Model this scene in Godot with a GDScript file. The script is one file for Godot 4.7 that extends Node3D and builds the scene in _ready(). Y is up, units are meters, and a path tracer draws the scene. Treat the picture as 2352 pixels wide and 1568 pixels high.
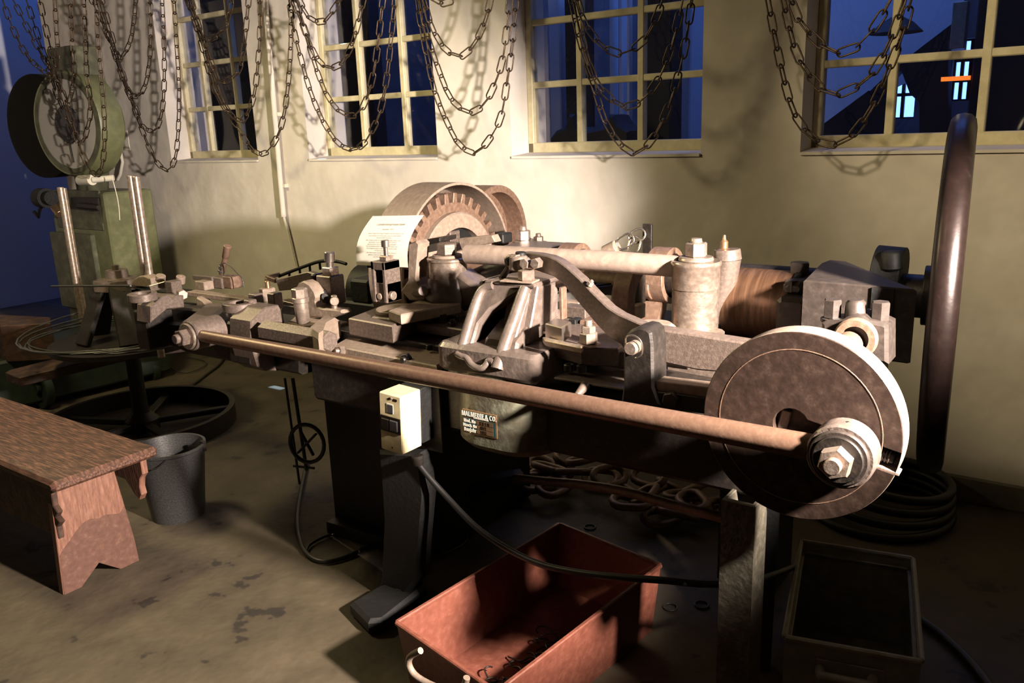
extends Node3D

var M := {}
const LINK := 0.083
const HALF := 0.0150
const WIRE := 0.0036
const PITCH := 0.0675
var link_mesh: ArrayMesh


func _ready() -> void:
	# camera
	var cam := Camera3D.new()
	cam.name = "camera"
	cam.fov = 44.86
	cam.near = 0.05
	cam.far = 60.0
	add_child(cam)
	cam.transform = Transform3D(Basis(Vector3.UP, 0.621) * Basis(Vector3.RIGHT, -0.25) * Basis(Vector3.BACK, -0.036), Vector3(0, 1.55, 0))
	cam.current = true
	# sky and exposure
	var env := Environment.new()
	env.background_mode = Environment.BG_COLOR
	env.background_color = Color(0.36, 0.52, 0.95)
	env.background_energy_multiplier = 5.5
	env.tonemap_mode = Environment.TONE_MAPPER_LINEAR
	env.tonemap_exposure = 1.0
	env.sdfgi_enabled = true
	env.ssao_enabled = true
	env.ssil_enabled = true
	var we := WorldEnvironment.new()
	we.name = "world"
	we.environment = env
	add_child(we)
	materials()
	# unseen lamps, placed to light the machine, the floor and the walls
	unseen_lamp(Vector3(0.7, 1.74, -1.41), Vector3(-3.0, 0.78, -2.16), Color(1.0, 0.935, 0.885), 49.0, 31.5, 0.4, 0.07, "unseen white lamp out of view at the right, lighting the machine and the wall")
	unseen_lamp(Vector3(-4.2, 2.75, -1.5), Vector3(-3.2, 0.0, -2.6), Color(1.0, 0.925, 0.70), 4.6, 68.0, 0.7, 0.24, "unseen yellow lamp above the view at the left, lighting the floor and the wall")
	unseen_lamp(Vector3(-3.6, 4.45, -4.38), Vector3(-4.20, 0.0, -3.25), Color(0.70, 0.85, 1.0), 300.0, 0.8, 0.3, 0.006, "small unseen blue lamp standing in for a daylight beam that spots the floor")  # narrow blue lamp, out of view, stands in for daylight on the floor
	unseen_lamp(Vector3(-1.5, 2.95, -0.6), Vector3(0.1, 1.55, -3.64), Color(1.0, 0.91, 0.74), 7.0, 22.0, 0.9, 0.10, "unseen yellow lamp left of the camera, placed to light the wall by the hand wheel")  # out of view, placed to light the right wall
	room()
	hall()
	machine_frame()
	chains()
	left_side()
	floor_things()


func materials() -> void:
	var fine := bumps(0.03, 3, 4.0)
	var coarse := bumps(0.012, 5, 5.0)
	M.wall = mat(Color(0.765, 0.735, 0.69), Color(0.82, 0.79, 0.745), 0.0, 0.85, 0.5, 11, coarse, 0.25, 0.01)
	M.wall.uv1_world_triplanar = true
	M.floor = mat(Color(0.225, 0.19, 0.14), Color(0.30, 0.262, 0.197), 0.0, 0.7, 0.45, 21, fine, 0.3, 0.014)
	var g: Gradient = M.floor.albedo_texture.color_ramp
	g.offsets = PackedFloat32Array([0.0, 0.17, 0.21, 0.5, 0.8, 1.0])
	g.colors = PackedColorArray([Color(0.12, 0.10, 0.08), Color(0.14, 0.115, 0.09), Color(0.24, 0.205, 0.152), Color(0.265, 0.23, 0.172), Color(0.29, 0.252, 0.19), Color(0.32, 0.28, 0.215)])
	M.floor.uv1_world_triplanar = true
	M.trim = mat(Color(0.33, 0.31, 0.26), Color(0.42, 0.40, 0.34), 0.0, 0.7, 1.0, 12)
	M.frame = mat(Color(0.72, 0.68, 0.54), Color(0.80, 0.76, 0.62), 0.0, 0.55, 2.0, 13)
	M.iron = mat(Color(0.335, 0.29, 0.262), Color(0.425, 0.372, 0.336), 0.3, 0.42, 11.0, 31, fine, 0.4)
	M.dark = mat(Color(0.10, 0.086, 0.075), Color(0.17, 0.148, 0.13), 0.25, 0.45, 5.0, 32, fine, 0.25)
	M.black = mat(Color(0.032, 0.03, 0.028), Color(0.06, 0.056, 0.052), 0.1, 0.6, 3.0, 33, fine, 0.3)
	M.steel = mat(Color(0.52, 0.46, 0.415), Color(0.68, 0.615, 0.56), 0.7, 0.36, 7.0, 34, fine, 0.2)
	M.dusty = mat(Color(0.46, 0.40, 0.35), Color(0.56, 0.495, 0.435), 0.12, 0.55, 6.0, 35, fine, 0.25)
	M.tie = mat(Color(0.52, 0.455, 0.41), Color(0.61, 0.54, 0.485), 0.1, 0.6, 4.0, 56, fine, 0.15)
	M.rod = mat(Color(0.36, 0.272, 0.22), Color(0.43, 0.335, 0.275), 0.35, 0.4, 9.0, 36, fine, 0.12)
	M.disc = mat(Color(0.175, 0.13, 0.108), Color(0.25, 0.195, 0.165), 0.35, 0.42, 5.0, 37, fine, 0.12)
	M.polished = mat(Color(0.50, 0.44, 0.39), Color(0.68, 0.615, 0.56), 0.72, 0.27, 7.0, 58, fine, 0.3)
	M.dim_iron = mat(Color(0.18, 0.155, 0.14), Color(0.24, 0.21, 0.19), 0.2, 0.42, 5.0, 59, fine, 0.2)  # darker, grimy iron that also stands in for weaker lamplight
	M.wheel = mat(Color(0.10, 0.07, 0.06), Color(0.14, 0.10, 0.09), 0.5, 0.33, 4.0, 57, fine, 0.1)
	M.cast = mat(Color(0.33, 0.29, 0.265), Color(0.41, 0.365, 0.335), 0.15, 0.3, 4.0, 38, fine, 0.3)
	M.castgreen = mat(Color(0.27, 0.235, 0.19), Color(0.43, 0.435, 0.37), 0.1, 0.42, 3.0, 39, fine, 0.4, 0.009)
	M.rust = mat(Color(0.38, 0.295, 0.24), Color(0.49, 0.395, 0.33), 0.25, 0.5, 6.0, 40, fine, 0.25)
	M.drum = mat(Color(0.27, 0.19, 0.135), Color(0.40, 0.295, 0.22), 0.45, 0.4, 3.0, 41, fine, 0.1)
	M.drum.uv1_scale = Vector3(9, 1.2, 1.2)
	M.green = mat(Color(0.35, 0.36, 0.25), Color(0.42, 0.43, 0.305), 0.0, 0.45, 1.5, 42)
	M.greenish = mat(Color(0.25, 0.25, 0.19), Color(0.36, 0.36, 0.28), 0.0, 0.5, 1.5, 43)
	M.deepgreen = mat(Color(0.10, 0.135, 0.105), Color(0.15, 0.19, 0.15), 0.0, 0.5, 1.5, 44)
	M.wood = mat(Color(0.15, 0.10, 0.08), Color(0.44, 0.30, 0.23), 0.0, 0.5, 1.0, 45, fine, 0.5, 0.02)
	M.wood.uv1_scale = Vector3(0.7, 9.0, 9.0)
	M.woodend = mat(Color(0.38, 0.255, 0.205), Color(0.49, 0.345, 0.28), 0.0, 0.5, 1.0, 46, fine, 0.5, 0.02)
	M.woodend.uv1_scale = Vector3(7.0, 0.9, 7.0)
	M.paint = mat(Color(0.32, 0.22, 0.185), Color(0.38, 0.27, 0.225), 0.0, 0.45, 5.0, 60, fine, 0.2)
	M.plank = mat(Color(0.15, 0.10, 0.07), Color(0.30, 0.20, 0.15), 0.0, 0.6, 2.0, 47, fine, 0.4)
	M.red = mat(Color(0.40, 0.225, 0.175), Color(0.48, 0.29, 0.235), 0.15, 0.45, 2.5, 48, fine, 0.3, 0.02)
	M.crate = mat(Color(0.48, 0.46, 0.395), Color(0.56, 0.54, 0.47), 0.2, 0.5, 3.0, 49, fine, 0.3)
	M.post = mat(Color(0.24, 0.225, 0.19), Color(0.33, 0.31, 0.265), 0.2, 0.5, 3.0, 50, fine, 0.4, 0.02)
	M.zinc = mat(Color(0.22, 0.215, 0.21), Color(0.36, 0.355, 0.35), 0.5, 0.42, 6.0, 51, fine, 0.3, 0.04)
	M.chain = mat(Color(0.22, 0.17, 0.13), Color(0.36, 0.295, 0.235), 0.6, 0.36, 8.0, 52)
	M.shiny = plain(Color(0.75, 0.71, 0.67), 0.95, 0.25)
	M.cream = mat(Color(0.74, 0.68, 0.52), Color(0.82, 0.76, 0.60), 0.0, 0.45, 4.0, 53)
	M.cable = plain(Color(0.09, 0.085, 0.08), 0.0, 0.45)
	M.rubber = plain(Color(0.035, 0.033, 0.03), 0.0, 0.5)
	M.window_dark = plain(Color(0.10, 0.075, 0.06), 0.0, 0.25)
	M.paper = plain(Color(0.88, 0.86, 0.80), 0.0, 0.6)
	M.ink = plain(Color(0.30, 0.27, 0.24), 0.0, 0.7)
	M.dial = plain(Color(0.62, 0.60, 0.56), 0.0, 0.35)
	M.grey = plain(Color(0.30, 0.29, 0.30), 0.3, 0.4)
	M.brass = plain(Color(0.62, 0.50, 0.38), 0.8, 0.35)
	M.teal = plain(Color(0.13, 0.24, 0.25), 0.0, 0.4)
	M.white = plain(Color(0.80, 0.78, 0.72), 0.0, 0.5)
	M.pale = plain(Color(0.80, 0.81, 0.83), 0.0, 0.8)
	M.bluewall = mat(Color(0.36, 0.37, 0.40), Color(0.44, 0.45, 0.48), 0.0, 0.8, 0.5, 54)
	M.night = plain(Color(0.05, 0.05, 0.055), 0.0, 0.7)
	M.hallfloor = plain(Color(0.25, 0.24, 0.23), 0.0, 0.6)
	M.lamp_glow = plain(Color(1, 0.9, 0.75), 0.0, 0.4)
	M.lamp_glow.emission_enabled = true
	M.lamp_glow.emission = Color(1.0, 0.88, 0.7)
	M.lamp_glow.emission_energy_multiplier = 0.8
	M.orange_glow = plain(Color(1, 0.6, 0.25), 0.0, 0.4)
	M.orange_glow.emission_enabled = true
	M.orange_glow.emission = Color(1.0, 0.5, 0.16)
	M.orange_glow.emission_energy_multiplier = 1.2
	M.glass = StandardMaterial3D.new()
	M.glass.transparency = BaseMaterial3D.TRANSPARENCY_ALPHA
	M.glass.albedo_color = Color(0.02, 0.02, 0.03, 0.05)
	M.glass.roughness = 0.04


func unseen_lamp(at: Vector3, target: Vector3, color: Color, energy: float, angle: float, soft: float, size: float, label: String) -> void:  # a lamp out of view; its housing and pole are assumed
	var d := (target - at).normalized()
	var t := thing("unseen_lamp", label, "lamp", at)
	part("housing", mb().lathe(at - d * 0.2, d, [Vector2(0, 0), Vector2(0.05, 0), Vector2(0.075, 0.04), Vector2(0.09, 0.17), Vector2(0.084, 0.17), Vector2(0.07, 0.05), Vector2(0, 0.04)], 24), M.black, t)
	part("lamp_lens", mb().cyl(at - d * 0.06, at - d * 0.05, 0.08), M.lamp_glow, t)
	part("hanging_pole", mb().cyl(at - d * 0.2, Vector3(at.x - d.x * 0.2, 3.42 if at.y < 3.4 else 5.0, at.z - d.z * 0.2), 0.015), M.black, t)
	var l := SpotLight3D.new()
	l.name = "unseen_lamp_beam"
	l.position = d * 0.02
	t.add_child(l, true)
	l.look_at_from_position(at + d * 0.02, target, Vector3.UP)
	l.light_color = color
	l.light_energy = energy
	l.spot_angle = angle
	l.spot_angle_attenuation = soft
	l.spot_range = 20.0
	l.spot_attenuation = 2.0
	l.light_size = size
	l.shadow_enabled = true


func room() -> void:
	var w := mb()
	var top := 3.4
	# piers between the four window openings, the parapet below them and the wall above
	var x := [-7.15, -5.611, -4.627, -4.128, -3.069, -2.563, -1.513, -1.069, -0.02, 3.0]
	for i in range(0, 10, 2):
		w.ab(Vector3(x[i], 0, -3.98), Vector3(x[i + 1], top, -3.64), 0.0)
	for i in range(1, 8, 2):
		w.ab(Vector3(x[i], 0, -3.98), Vector3(x[i + 1], 1.405, -3.64), 0.0)
		w.ab(Vector3(x[i], 2.95, -3.98), Vector3(x[i + 1], top, -3.64), 0.0)
	w.ab(Vector3(-9.8, 0, -4.1), Vector3(-9.1, top, -3.64), 0.0)
	w.ab(Vector3(-8.9, 2.9, -3.98), Vector3(-7.15, top, -3.64), 0.0)
	struct("wall_back", w, M.wall)
	struct("wall_right", mb().ab(Vector3(3.0, 0, -3.98), Vector3(3.2, top, 3.6), 0.0), M.wall)
	struct("wall_front", mb().ab(Vector3(-9.8, 0, 3.4), Vector3(3.2, top, 3.6), 0.0), M.wall)
	struct("wall_left", mb().ab(Vector3(-9.8, 0, -3.98), Vector3(-9.6, top, 3.6), 0.0), M.wall)
	struct("ceiling", mb().ab(Vector3(-9.8, top, -3.98), Vector3(3.2, top + 0.2, 3.6), 0.0), M.wall)
	struct("floor", mb().ab(Vector3(-9.8, -0.2, -3.98), Vector3(3.2, 0, 3.6), 0.0), M.floor)
	struct("baseboard_back", mb().ab(Vector3(-7.15, 0, -3.64), Vector3(3.0, 0.105, -3.615), 0.004), M.trim)
	# windows
	var bars := [[-5.36, -5.01], [-3.80, -3.45], [-2.245, -1.90], [-0.76, -0.425]]
	for i in 4:
		var a: float = x[1 + i * 2]
		var c: float = x[2 + i * 2]
		var sill := 1.405
		var f := mb()
		f.ab(Vector3(a, sill, -3.86), Vector3(a + 0.035, 2.95, -3.80), 0.004)
		f.ab(Vector3(c - 0.035, sill, -3.86), Vector3(c, 2.95, -3.80), 0.004)
		f.ab(Vector3(a, sill + 0.02, -3.86), Vector3(c, sill + 0.075, -3.80), 0.004)
		f.ab(Vector3(a, 2.9, -3.86), Vector3(c, 2.95, -3.80), 0.004)
		var win := struct("window_%d" % (i + 1), f, M.frame)
		var xs := [a + 0.035, bars[i][0], bars[i][1], c - 0.035]
		var ys := [sill + 0.075, 1.775, 2.085, 2.395, 2.9]
		for k in [1, 2]:
			part("mullion", mb().ab(Vector3(xs[k] - 0.017, sill + 0.07, -3.85), Vector3(xs[k] + 0.017, 2.9, -3.805), 0.004), M.frame, win)
		for k in [1, 2, 3]:
			part("glazing_bar", mb().ab(Vector3(a + 0.03, ys[k] - 0.016, -3.848), Vector3(c - 0.03, ys[k] + 0.016, -3.808), 0.004), M.frame, win)
		for k in 3:
			for j in 4:
				part("pane", mb().ab(Vector3(xs[k], ys[j], -3.832), Vector3(xs[k + 1], ys[j + 1], -3.828), 0.0), M.glass, win)
		part("window_sill", mb().px([Vector2(-3.80, sill + 0.025), Vector2(-3.63, sill + 0.012), Vector2(-3.63, sill), Vector2(-3.80, sill)], c - 0.002, c - a - 0.004, 0.002), M.wall, win)
	var p := thing("wall_pipe", "thin white painted conduit running down the wall between the two left windows", "pipe", Vector3(-4.38, 0.72, -3.6))
	part("tube", mb().tube([Vector3(-4.345, 3.39, -3.61), Vector3(-4.36, 2.4, -3.61), Vector3(-4.39, 1.33, -3.61), Vector3(-4.395, 1.05, -3.61)], 0.017, 12), M.wall, p)
	part("cable_tail", mb().tube([Vector3(-4.395, 1.06, -3.61), Vector3(-4.36, 0.9, -3.61), Vector3(-4.325, 0.72, -3.61)], 0.009, 8), M.white, p)
	for y in [1.25, 1.7, 2.6]: part("pipe_clip", mb().ab(Vector3(-4.42, y - 0.012, -3.64), Vector3(-4.35, y + 0.012, -3.61), 0.002), M.white, p)


func hall() -> void:
	# the dim blue hall behind the windows
	var w := mb()
	var lo := Vector3(-1.5304, 1.53, -7)
	var hi := Vector3(-1.2291, 2.0609, -7)
	var lo2 := Vector3(-0.9981, 1.6437, -7)
	var hi2 := Vector3(-0.836, 2.0718, -7)
	w.ab(Vector3(-9.8, 0, -7.2), Vector3(lo.x, 4.6, -7.0), 0.0)
	w.ab(Vector3(lo.x, 0, -7.2), Vector3(hi.x, lo.y, -7.0), 0.0)
	w.ab(Vector3(lo.x, hi.y, -7.2), Vector3(hi.x, 4.6, -7.0), 0.0)
	w.ab(Vector3(hi.x, 0, -7.2), Vector3(lo2.x, 4.6, -7.0), 0.0)
	w.ab(Vector3(lo2.x, 0, -7.2), Vector3(hi2.x, lo2.y, -7.0), 0.0)
	w.ab(Vector3(lo2.x, hi2.y, -7.2), Vector3(hi2.x, 4.6, -7.0), 0.0)
	w.ab(Vector3(hi2.x, 0, -7.2), Vector3(3.2, 4.6, -7.0), 0.0)
	struct("wall_hall", w, M.bluewall)
	struct("wall_hall_left", mb().ab(Vector3(-9.1, 0, -7.2), Vector3(-8.9, 4.6, -3.62), 0.0), M.pale)
	struct("wall_hall_right", mb().ab(Vector3(3.2, 0, -7.2), Vector3(3.4, 4.6, -3.64), 0.0), M.bluewall)
	struct("wall_hall_front", mb().ab(Vector3(-9.8, 3.4, -3.98), Vector3(-9.6, 4.6, -3.78), 0.0).ab(Vector3(-9.8, 3.4, -3.98), Vector3(3.2, 4.6, -3.78), 0.0), M.bluewall)
	struct("floor_hall", mb().ab(Vector3(-9.8, -0.2, -7.2), Vector3(3.4, -0.001, -3.98), 0.0), M.hallfloor)
	# roof out of view, its two openings placed to let blue sky light in
	var r := mb()
	r.ab(Vector3(-9.8, 4.6, -7.2), Vector3(-8.7, 4.8, -3.64), 0.0)
	r.ab(Vector3(-7.6, 4.6, -7.2), Vector3(-4.9, 4.8, -3.64), 0.0)
	r.ab(Vector3(-0.2, 4.6, -7.2), Vector3(3.4, 4.8, -3.64), 0.0)
	r.ab(Vector3(-8.7, 4.6, -7.2), Vector3(-7.6, 4.8, -6.6), 0.0)
	r.ab(Vector3(-8.7, 4.6, -4.1), Vector3(-7.6, 4.8, -3.64), 0.0)
	r.ab(Vector3(-4.9, 4.6, -7.2), Vector3(-0.2, 4.8, -6.9), 0.0)
	r.ab(Vector3(-4.9, 4.6, -5.2), Vector3(-0.2, 4.8, -3.64), 0.0)
	struct("ceiling_hall", r, M.bluewall)
	# dark screen placed behind the two left windows for their unlit view
	struct("trim_dark_screen", mb().ab(Vector3(-7.6, 0, -5.02), Vector3(-4.75, 4.6, -4.9), 0.0), M.night)
	# the hall's own windows, towards the evening sky
	var hw := mb()
	for k in 4:
		var u := k / 3.0
		hw.ab(Vector3(lerpf(lo.x, hi.x, u) - 0.012, lo.y, -7.12), Vector3(lerpf(lo.x, hi.x, u) + 0.012, hi.y, -7.09), 0.0)
		hw.ab(Vector3(lo.x, lerpf(lo.y, hi.y, u) - 0.012, -7.12), Vector3(hi.x, lerpf(lo.y, hi.y, u) + 0.012, -7.09), 0.0)
		hw.ab(Vector3(lerpf(lo2.x, hi2.x, u) - 0.012, lo2.y, -7.12), Vector3(lerpf(lo2.x, hi2.x, u) + 0.012, hi2.y, -7.09), 0.0)
		hw.ab(Vector3(lo2.x, lerpf(lo2.y, hi2.y, u) - 0.012, -7.12), Vector3(hi2.x, lerpf(lo2.y, hi2.y, u) + 0.012, -7.09), 0.0)
	struct("window_5", hw, M.black)
	# pale posts and cupboards that catch the blue light behind the third window
	single("hall_column", mb().ab(Vector3(-3.9496, 2.7838, -6.2), Vector3(-3.8375, 1.0914, -6.5), 0.01), M.pale, "broad pale column in the blue hall, seen through the left panes of the third window", "column", Vector3(-3.9809, 1.0835, -6.3))
	single("hall_column", mb().ab(Vector3(-3.4289, 2.7301, -6.3), Vector3(-3.39, 1.0873, -6.4), 0.01), M.pale, "left one of two thin pale posts behind the middle panes of the third window", "column", Vector3(-3.415, 1.0871, -6.3))
	single("hall_column", mb().ab(Vector3(-3.29, 2.7007, -6.2), Vector3(-3.2512, 1.0952, -6.3), 0.01), M.pale, "right one of two thin pale posts behind the middle panes of the third window", "column", Vector3(-3.2753, 1.095, -6.2))
	single("hall_column", mb().ab(Vector3(-2.955, 2.5991, -5.7), Vector3(-2.9338, 1.1322, -5.75), 0.004), M.pale, "very thin bright pipe behind the middle panes of the third window", "column", Vector3(-2.9448, 1.1321, -5.7))
	single("hall_column", mb().ab(Vector3(-2.7467, 2.6085, -6), Vector3(-2.5865, 1.1135, -6.3), 0.01), M.pale, "pale cupboard post behind the right panes of the third window", "column", Vector3(-2.7091, 1.1057, -6.1))
	single("hall_cupboard", mb().ab(Vector3(-2.7554, 2.5621, -5.6), Vector3(-2.5611, 1.1416, -5.8), 0.01), M.night, "dark cupboard behind the right panes of the third window", "cupboard", Vector3(-2.8466, 1.1118, -6))
	single("hall_cupboard", mb().ab(Vector3(-3.6682, 2.7246, -6), Vector3(-3.5616, 1.1072, -6.3), 0.01), M.night, "dark pier behind the left panes of the third window", "cupboard", Vector3(-3.6978, 1.0993, -6.1))
	var dm := thing("hall_machine", "dark rounded machine silhouette low behind the third window", "machine", Vector3(-2.9688, 0, -5.3))
	part("machine_body", mb().pz([Vector2(-3.3764, -0.4515), Vector2(-3.3222, 1.4812), Vector2(-3.2724, 1.5348), Vector2(-3.1949, 1.5567), Vector2(-3.164, 1.6453), Vector2(-3.1139, 1.6434), Vector2(-3.0906, 1.5535), Vector2(-3.0202, 1.5277), Vector2(-2.8572, 1.5522), Vector2(-2.8362, 1.6326), Vector2(-2.8026, 1.6255), Vector2(-2.7626, 1.5637), Vector2(-2.6798, 1.5181), Vector2(-2.6617, -0.3398)], -5.2, 0.25, 0.02), M.night, dm)
	# behind the fourth window: blue wall, sloping hood and machine
	single("pale_screen", mb().pz([Vector2(-2.0717, 2.6983), Vector2(-0.9739, 2.5543), Vector2(-0.9221, 1.9737), Vector2(-1.5293, 1.6749), Vector2(-1.9337, 1.3597), Vector2(-2.0022, 1.361)], -6.95, 0.04, 0.0), M.pale, "wide pale wall panel in blue light behind the fourth window", "panel", Vector3(-1.8378, 1.3572, -6.97))
	single("hall_hood", mb().pz([Vector2(-1.8416, 1.4656), Vector2(-1.4717, 1.7362), Vector2(-1.4464, 1.3616), Vector2(-1.8276, 1.2073)], -6.6, 0.2, 0.0), M.night, "dark sloping hood low left behind the fourth window", "hood", Vector3(-1.6608, 1.2011, -6.7))
	single("hall_hood", mb().pz([Vector2(-1.4464, 1.3616), Vector2(-1.4709, 1.724), Vector2(-1.3207, 1.8701), Vector2(-1.1355, 2.0155), Vector2(-0.9537, 2.1537), Vector2(-0.9445, 2.0473), Vector2(-0.9801, 2.0308), Vector2(-0.9219, 1.3514), Vector2(-1.1051, 1.355), Vector2(-1.1276, 1.6384), Vector2(-1.1942, 1.7006), Vector2(-1.2634, 1.8662), Vector2(-1.3164, 1.8108), Vector2(-1.2949, 1.3587)], -6.6, 0.15, 0.0), M.night, "dark roof and machine outline in the middle behind the fourth window", "hood", Vector3(-1.2731, 1.355, -6.7))
	single("hall_cupboard", mb().ab(Vector3(-0.7948, 2.4615, -6.4), Vector3(-0.2661, 1.1005, -6.7), 0.01), M.night, "tall dark cupboard behind the right panes of the fourth window", "cupboard", Vector3(-0.5656, 1.0916, -6.5))
	single("hall_column", mb().ab(Vector3(-0.9552, 2.2682, -6.5), Vector3(-0.8675, 1.9741, -6.6), 0.004), M.crate, "grey box column hanging behind the fourth window", "column", Vector3(-0.8987, 1.9767, -6.5))
	var pl := thing("pendant_lamp", "small dark pendant lamp hanging in the hall behind the fourth window", "lamp", Vector3(-1.1975, 2.0787, -6))
	part("shade", mb().lathe(Vector3(-1.1963, 2.0629, -6), Vector3.UP, [Vector2(0, 0), Vector2(0.16, 0), Vector2(0.1, 0.06), Vector2(0.03, 0.1), Vector2(0, 0.1)], 20), M.night, pl)
	part("cord", mb().cyl(Vector3(-1.1963, 2.0629, -6), Vector3(-1.2122, 2.4151, -6), 0.008), M.night, pl)
	single("strip_lamp", mb().ab(Vector3(-0.97, 1.7918, -6.38), Vector3(-0.798, 1.7646, -6.41), 0.0), M.orange_glow, "thin orange glowing strip lamp behind the fourth window", "lamp", Vector3(-0.8833, 1.7781, -6.38))
	struct_things()


func struct_things() -> void:
	var r := thing("chain_rail", "iron rail under the ceiling from which the chains hang", "rail", Vector3(-3.5, 2.74, -3.36))
	part("tube", mb().cyl(Vector3(-6.6, 2.74, -3.39), Vector3(0.2, 2.74, -3.39), 0.025), M.black, r)
	part("tube", mb().cyl(Vector3(-7.4, 2.74, -2.88), Vector3(-4.6, 2.74, -2.88), 0.025), M.black, r)
	for x in [-6.4, -4.0, -1.8, 0.0]: part("hanger", mb().cyl(Vector3(x, 2.74, -3.39), Vector3(x, 3.4, -3.39), 0.012), M.black, r)
	for x in [-7.2, -4.8]: part("hanger", mb().cyl(Vector3(x, 2.74, -2.88), Vector3(x, 3.4, -2.88), 0.012), M.black, r)


func machine_frame() -> void:
	var t := thing("chain_bending_machine", "long brown iron chain bending machine with crank disc, two posts and big hand wheel", "machine", Vector3(-1.4, 0, -2.2))
	# frame, legs and the beam that carries the left end
	var b := part("frame_beam", mb().ab(Vector3(-2.22, 0.645, -2.78), Vector3(-0.50, 0.84, -1.87), 0.012), M.dark, t)
	part("rail", mb().ab(Vector3(-2.24, 0.825, -1.9), Vector3(-0.5, 0.85, -1.85), 0.004), M.dark, b)
	part("left_beam", mb().pz([Vector2(-2.9058, 0.7342), Vector2(-2.2367, 0.74), Vector2(-2.2221, 0.8401), Vector2(-2.736, 0.8713), Vector2(-3.0271, 0.8495), Vector2(-3.2006, 0.7756)], -1.84, 0.34, 0.01), M.dark, t)
	# front leg with its foot
	var leg := part("front_leg", mb().pz([Vector2(-1.8462, 0.5495), Vector2(-1.6625, 0.5793), Vector2(-1.6508, 0.4339), Vector2(-1.6804, 0.2738), Vector2(-1.7041, 0.1249), Vector2(-1.826, -0.0292), Vector2(-1.9266, -0.0629), Vector2(-1.8836, 0.0695), Vector2(-1.8489, 0.2917), Vector2(-1.8447, 0.45)], -1.80, 0.07, 0.012), M.black, t)
	part("foot", mb().py([Vector2(-1.8875, -1.6597), Vector2(-1.8808, -1.7908), Vector2(-1.7934, -1.9288), Vector2(-1.7396, -1.8781), Vector2(-1.7213, -1.6451), Vector2(-1.7578, -1.6138)], 0.055, 0.055, 0.012), M.black, leg)
	part("bolt", mb().bolt(Vector3(-1.7984, 0.055, -1.8156), Vector3.UP, 0.013, 0.016, 0.012, 0.02), M.dark, leg)
	part("cable_duct", mb().bar(Vector3(-2.1, 0.03, -2.07), Vector3(-2.4, 0.03, -2.05), 0.05, 0.05), M.dark, t)
	part("base_cabinet", mb().ab(Vector3(-2.44, 0.0, -2.74), Vector3(-1.88, 0.66, -2.1), 0.015), M.black, t)
	part("rear_leg", mb().ab(Vector3(-0.95, 0, -2.7), Vector3(-0.75, 0.66, -2.5), 0.01), M.black, t)
	part("stretcher", mb().bar(Vector3(-2.0, 0.2, -2.2), Vector3(-1.7613, 0.2115, -2.5), 0.06, 0.05), M.black, t)
	part("post_under_disc", mb().py([Vector2(-0.676, -1.80), Vector2(-0.592, -1.80), Vector2(-0.592, -1.89), Vector2(-0.604, -1.89), Vector2(-0.604, -1.815), Vector2(-0.664, -1.815), Vector2(-0.664, -1.89), Vector2(-0.676, -1.89)], 0.66, 0.66, 0.002), M.post, t, "grey painted steel channel standing under the crank disc")
	part("brace", mb().bar(Vector3(-0.66, 0.0, -2.12), Vector3(-0.72, 0.66, -2.35), 0.05, 0.05), M.black, t)
	# the small hand wheel on the left of the pedestal and its two thin rods
	var hw := part("valve_wheel", mb().tube(circle(Vector3(-2.3972, 0.4094, -1.97), Vector3(0.3, 0.1, 1), 0.075, 24), 0.008, 8, true), M.black, t)
	part("spoke", mb().bar(Vector3(-2.4572, 0.3577, -1.97), Vector3(-2.3389, 0.4596, -1.97), 0.012, 0.008).bar(Vector3(-2.4281, 0.4535, -1.97), Vector3(-2.3664, 0.3654, -1.97), 0.012, 0.008), M.black, hw)
	part("thin_rod", mb().cyl(Vector3(-2.5254, 0.6454, -2), Vector3(-2.5044, 0.2029, -2), 0.005), M.black, t)
	part("thin_rod", mb().cyl(Vector3(-2.4787, 0.6522, -2), Vector3(-2.453, 0.2743, -2), 0.007), M.black, t)
	part("rod_tie", mb().cyl(Vector3(-2.53, 0.2763, -2), Vector3(-2.4049, 0.2939, -2), 0.005), M.black, t)
	part("drain_pipe", mb().tube([Vector3(-1.7562, 0.5097, -1.9), Vector3(-1.7536, 0.448, -1.9), Vector3(-1.7576, 0.3524, -1.9), Vector3(-1.7683, 0.2451, -1.9)], 0.009, 10), M.dark, t)
	bed(t)
	casting(t)
	linkage(t)
	posts(t)
	left_heads(t)
	drive(t)
	switch_box(t)


func slant(z0: float, y0: float, k: float) -> Transform3D:
	var y := Vector3(0, 1, k).normalized()
	return Transform3D(Basis(Vector3.RIGHT, y, Vector3.RIGHT.cross(y)), Vector3(0, y0, z0))


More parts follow.
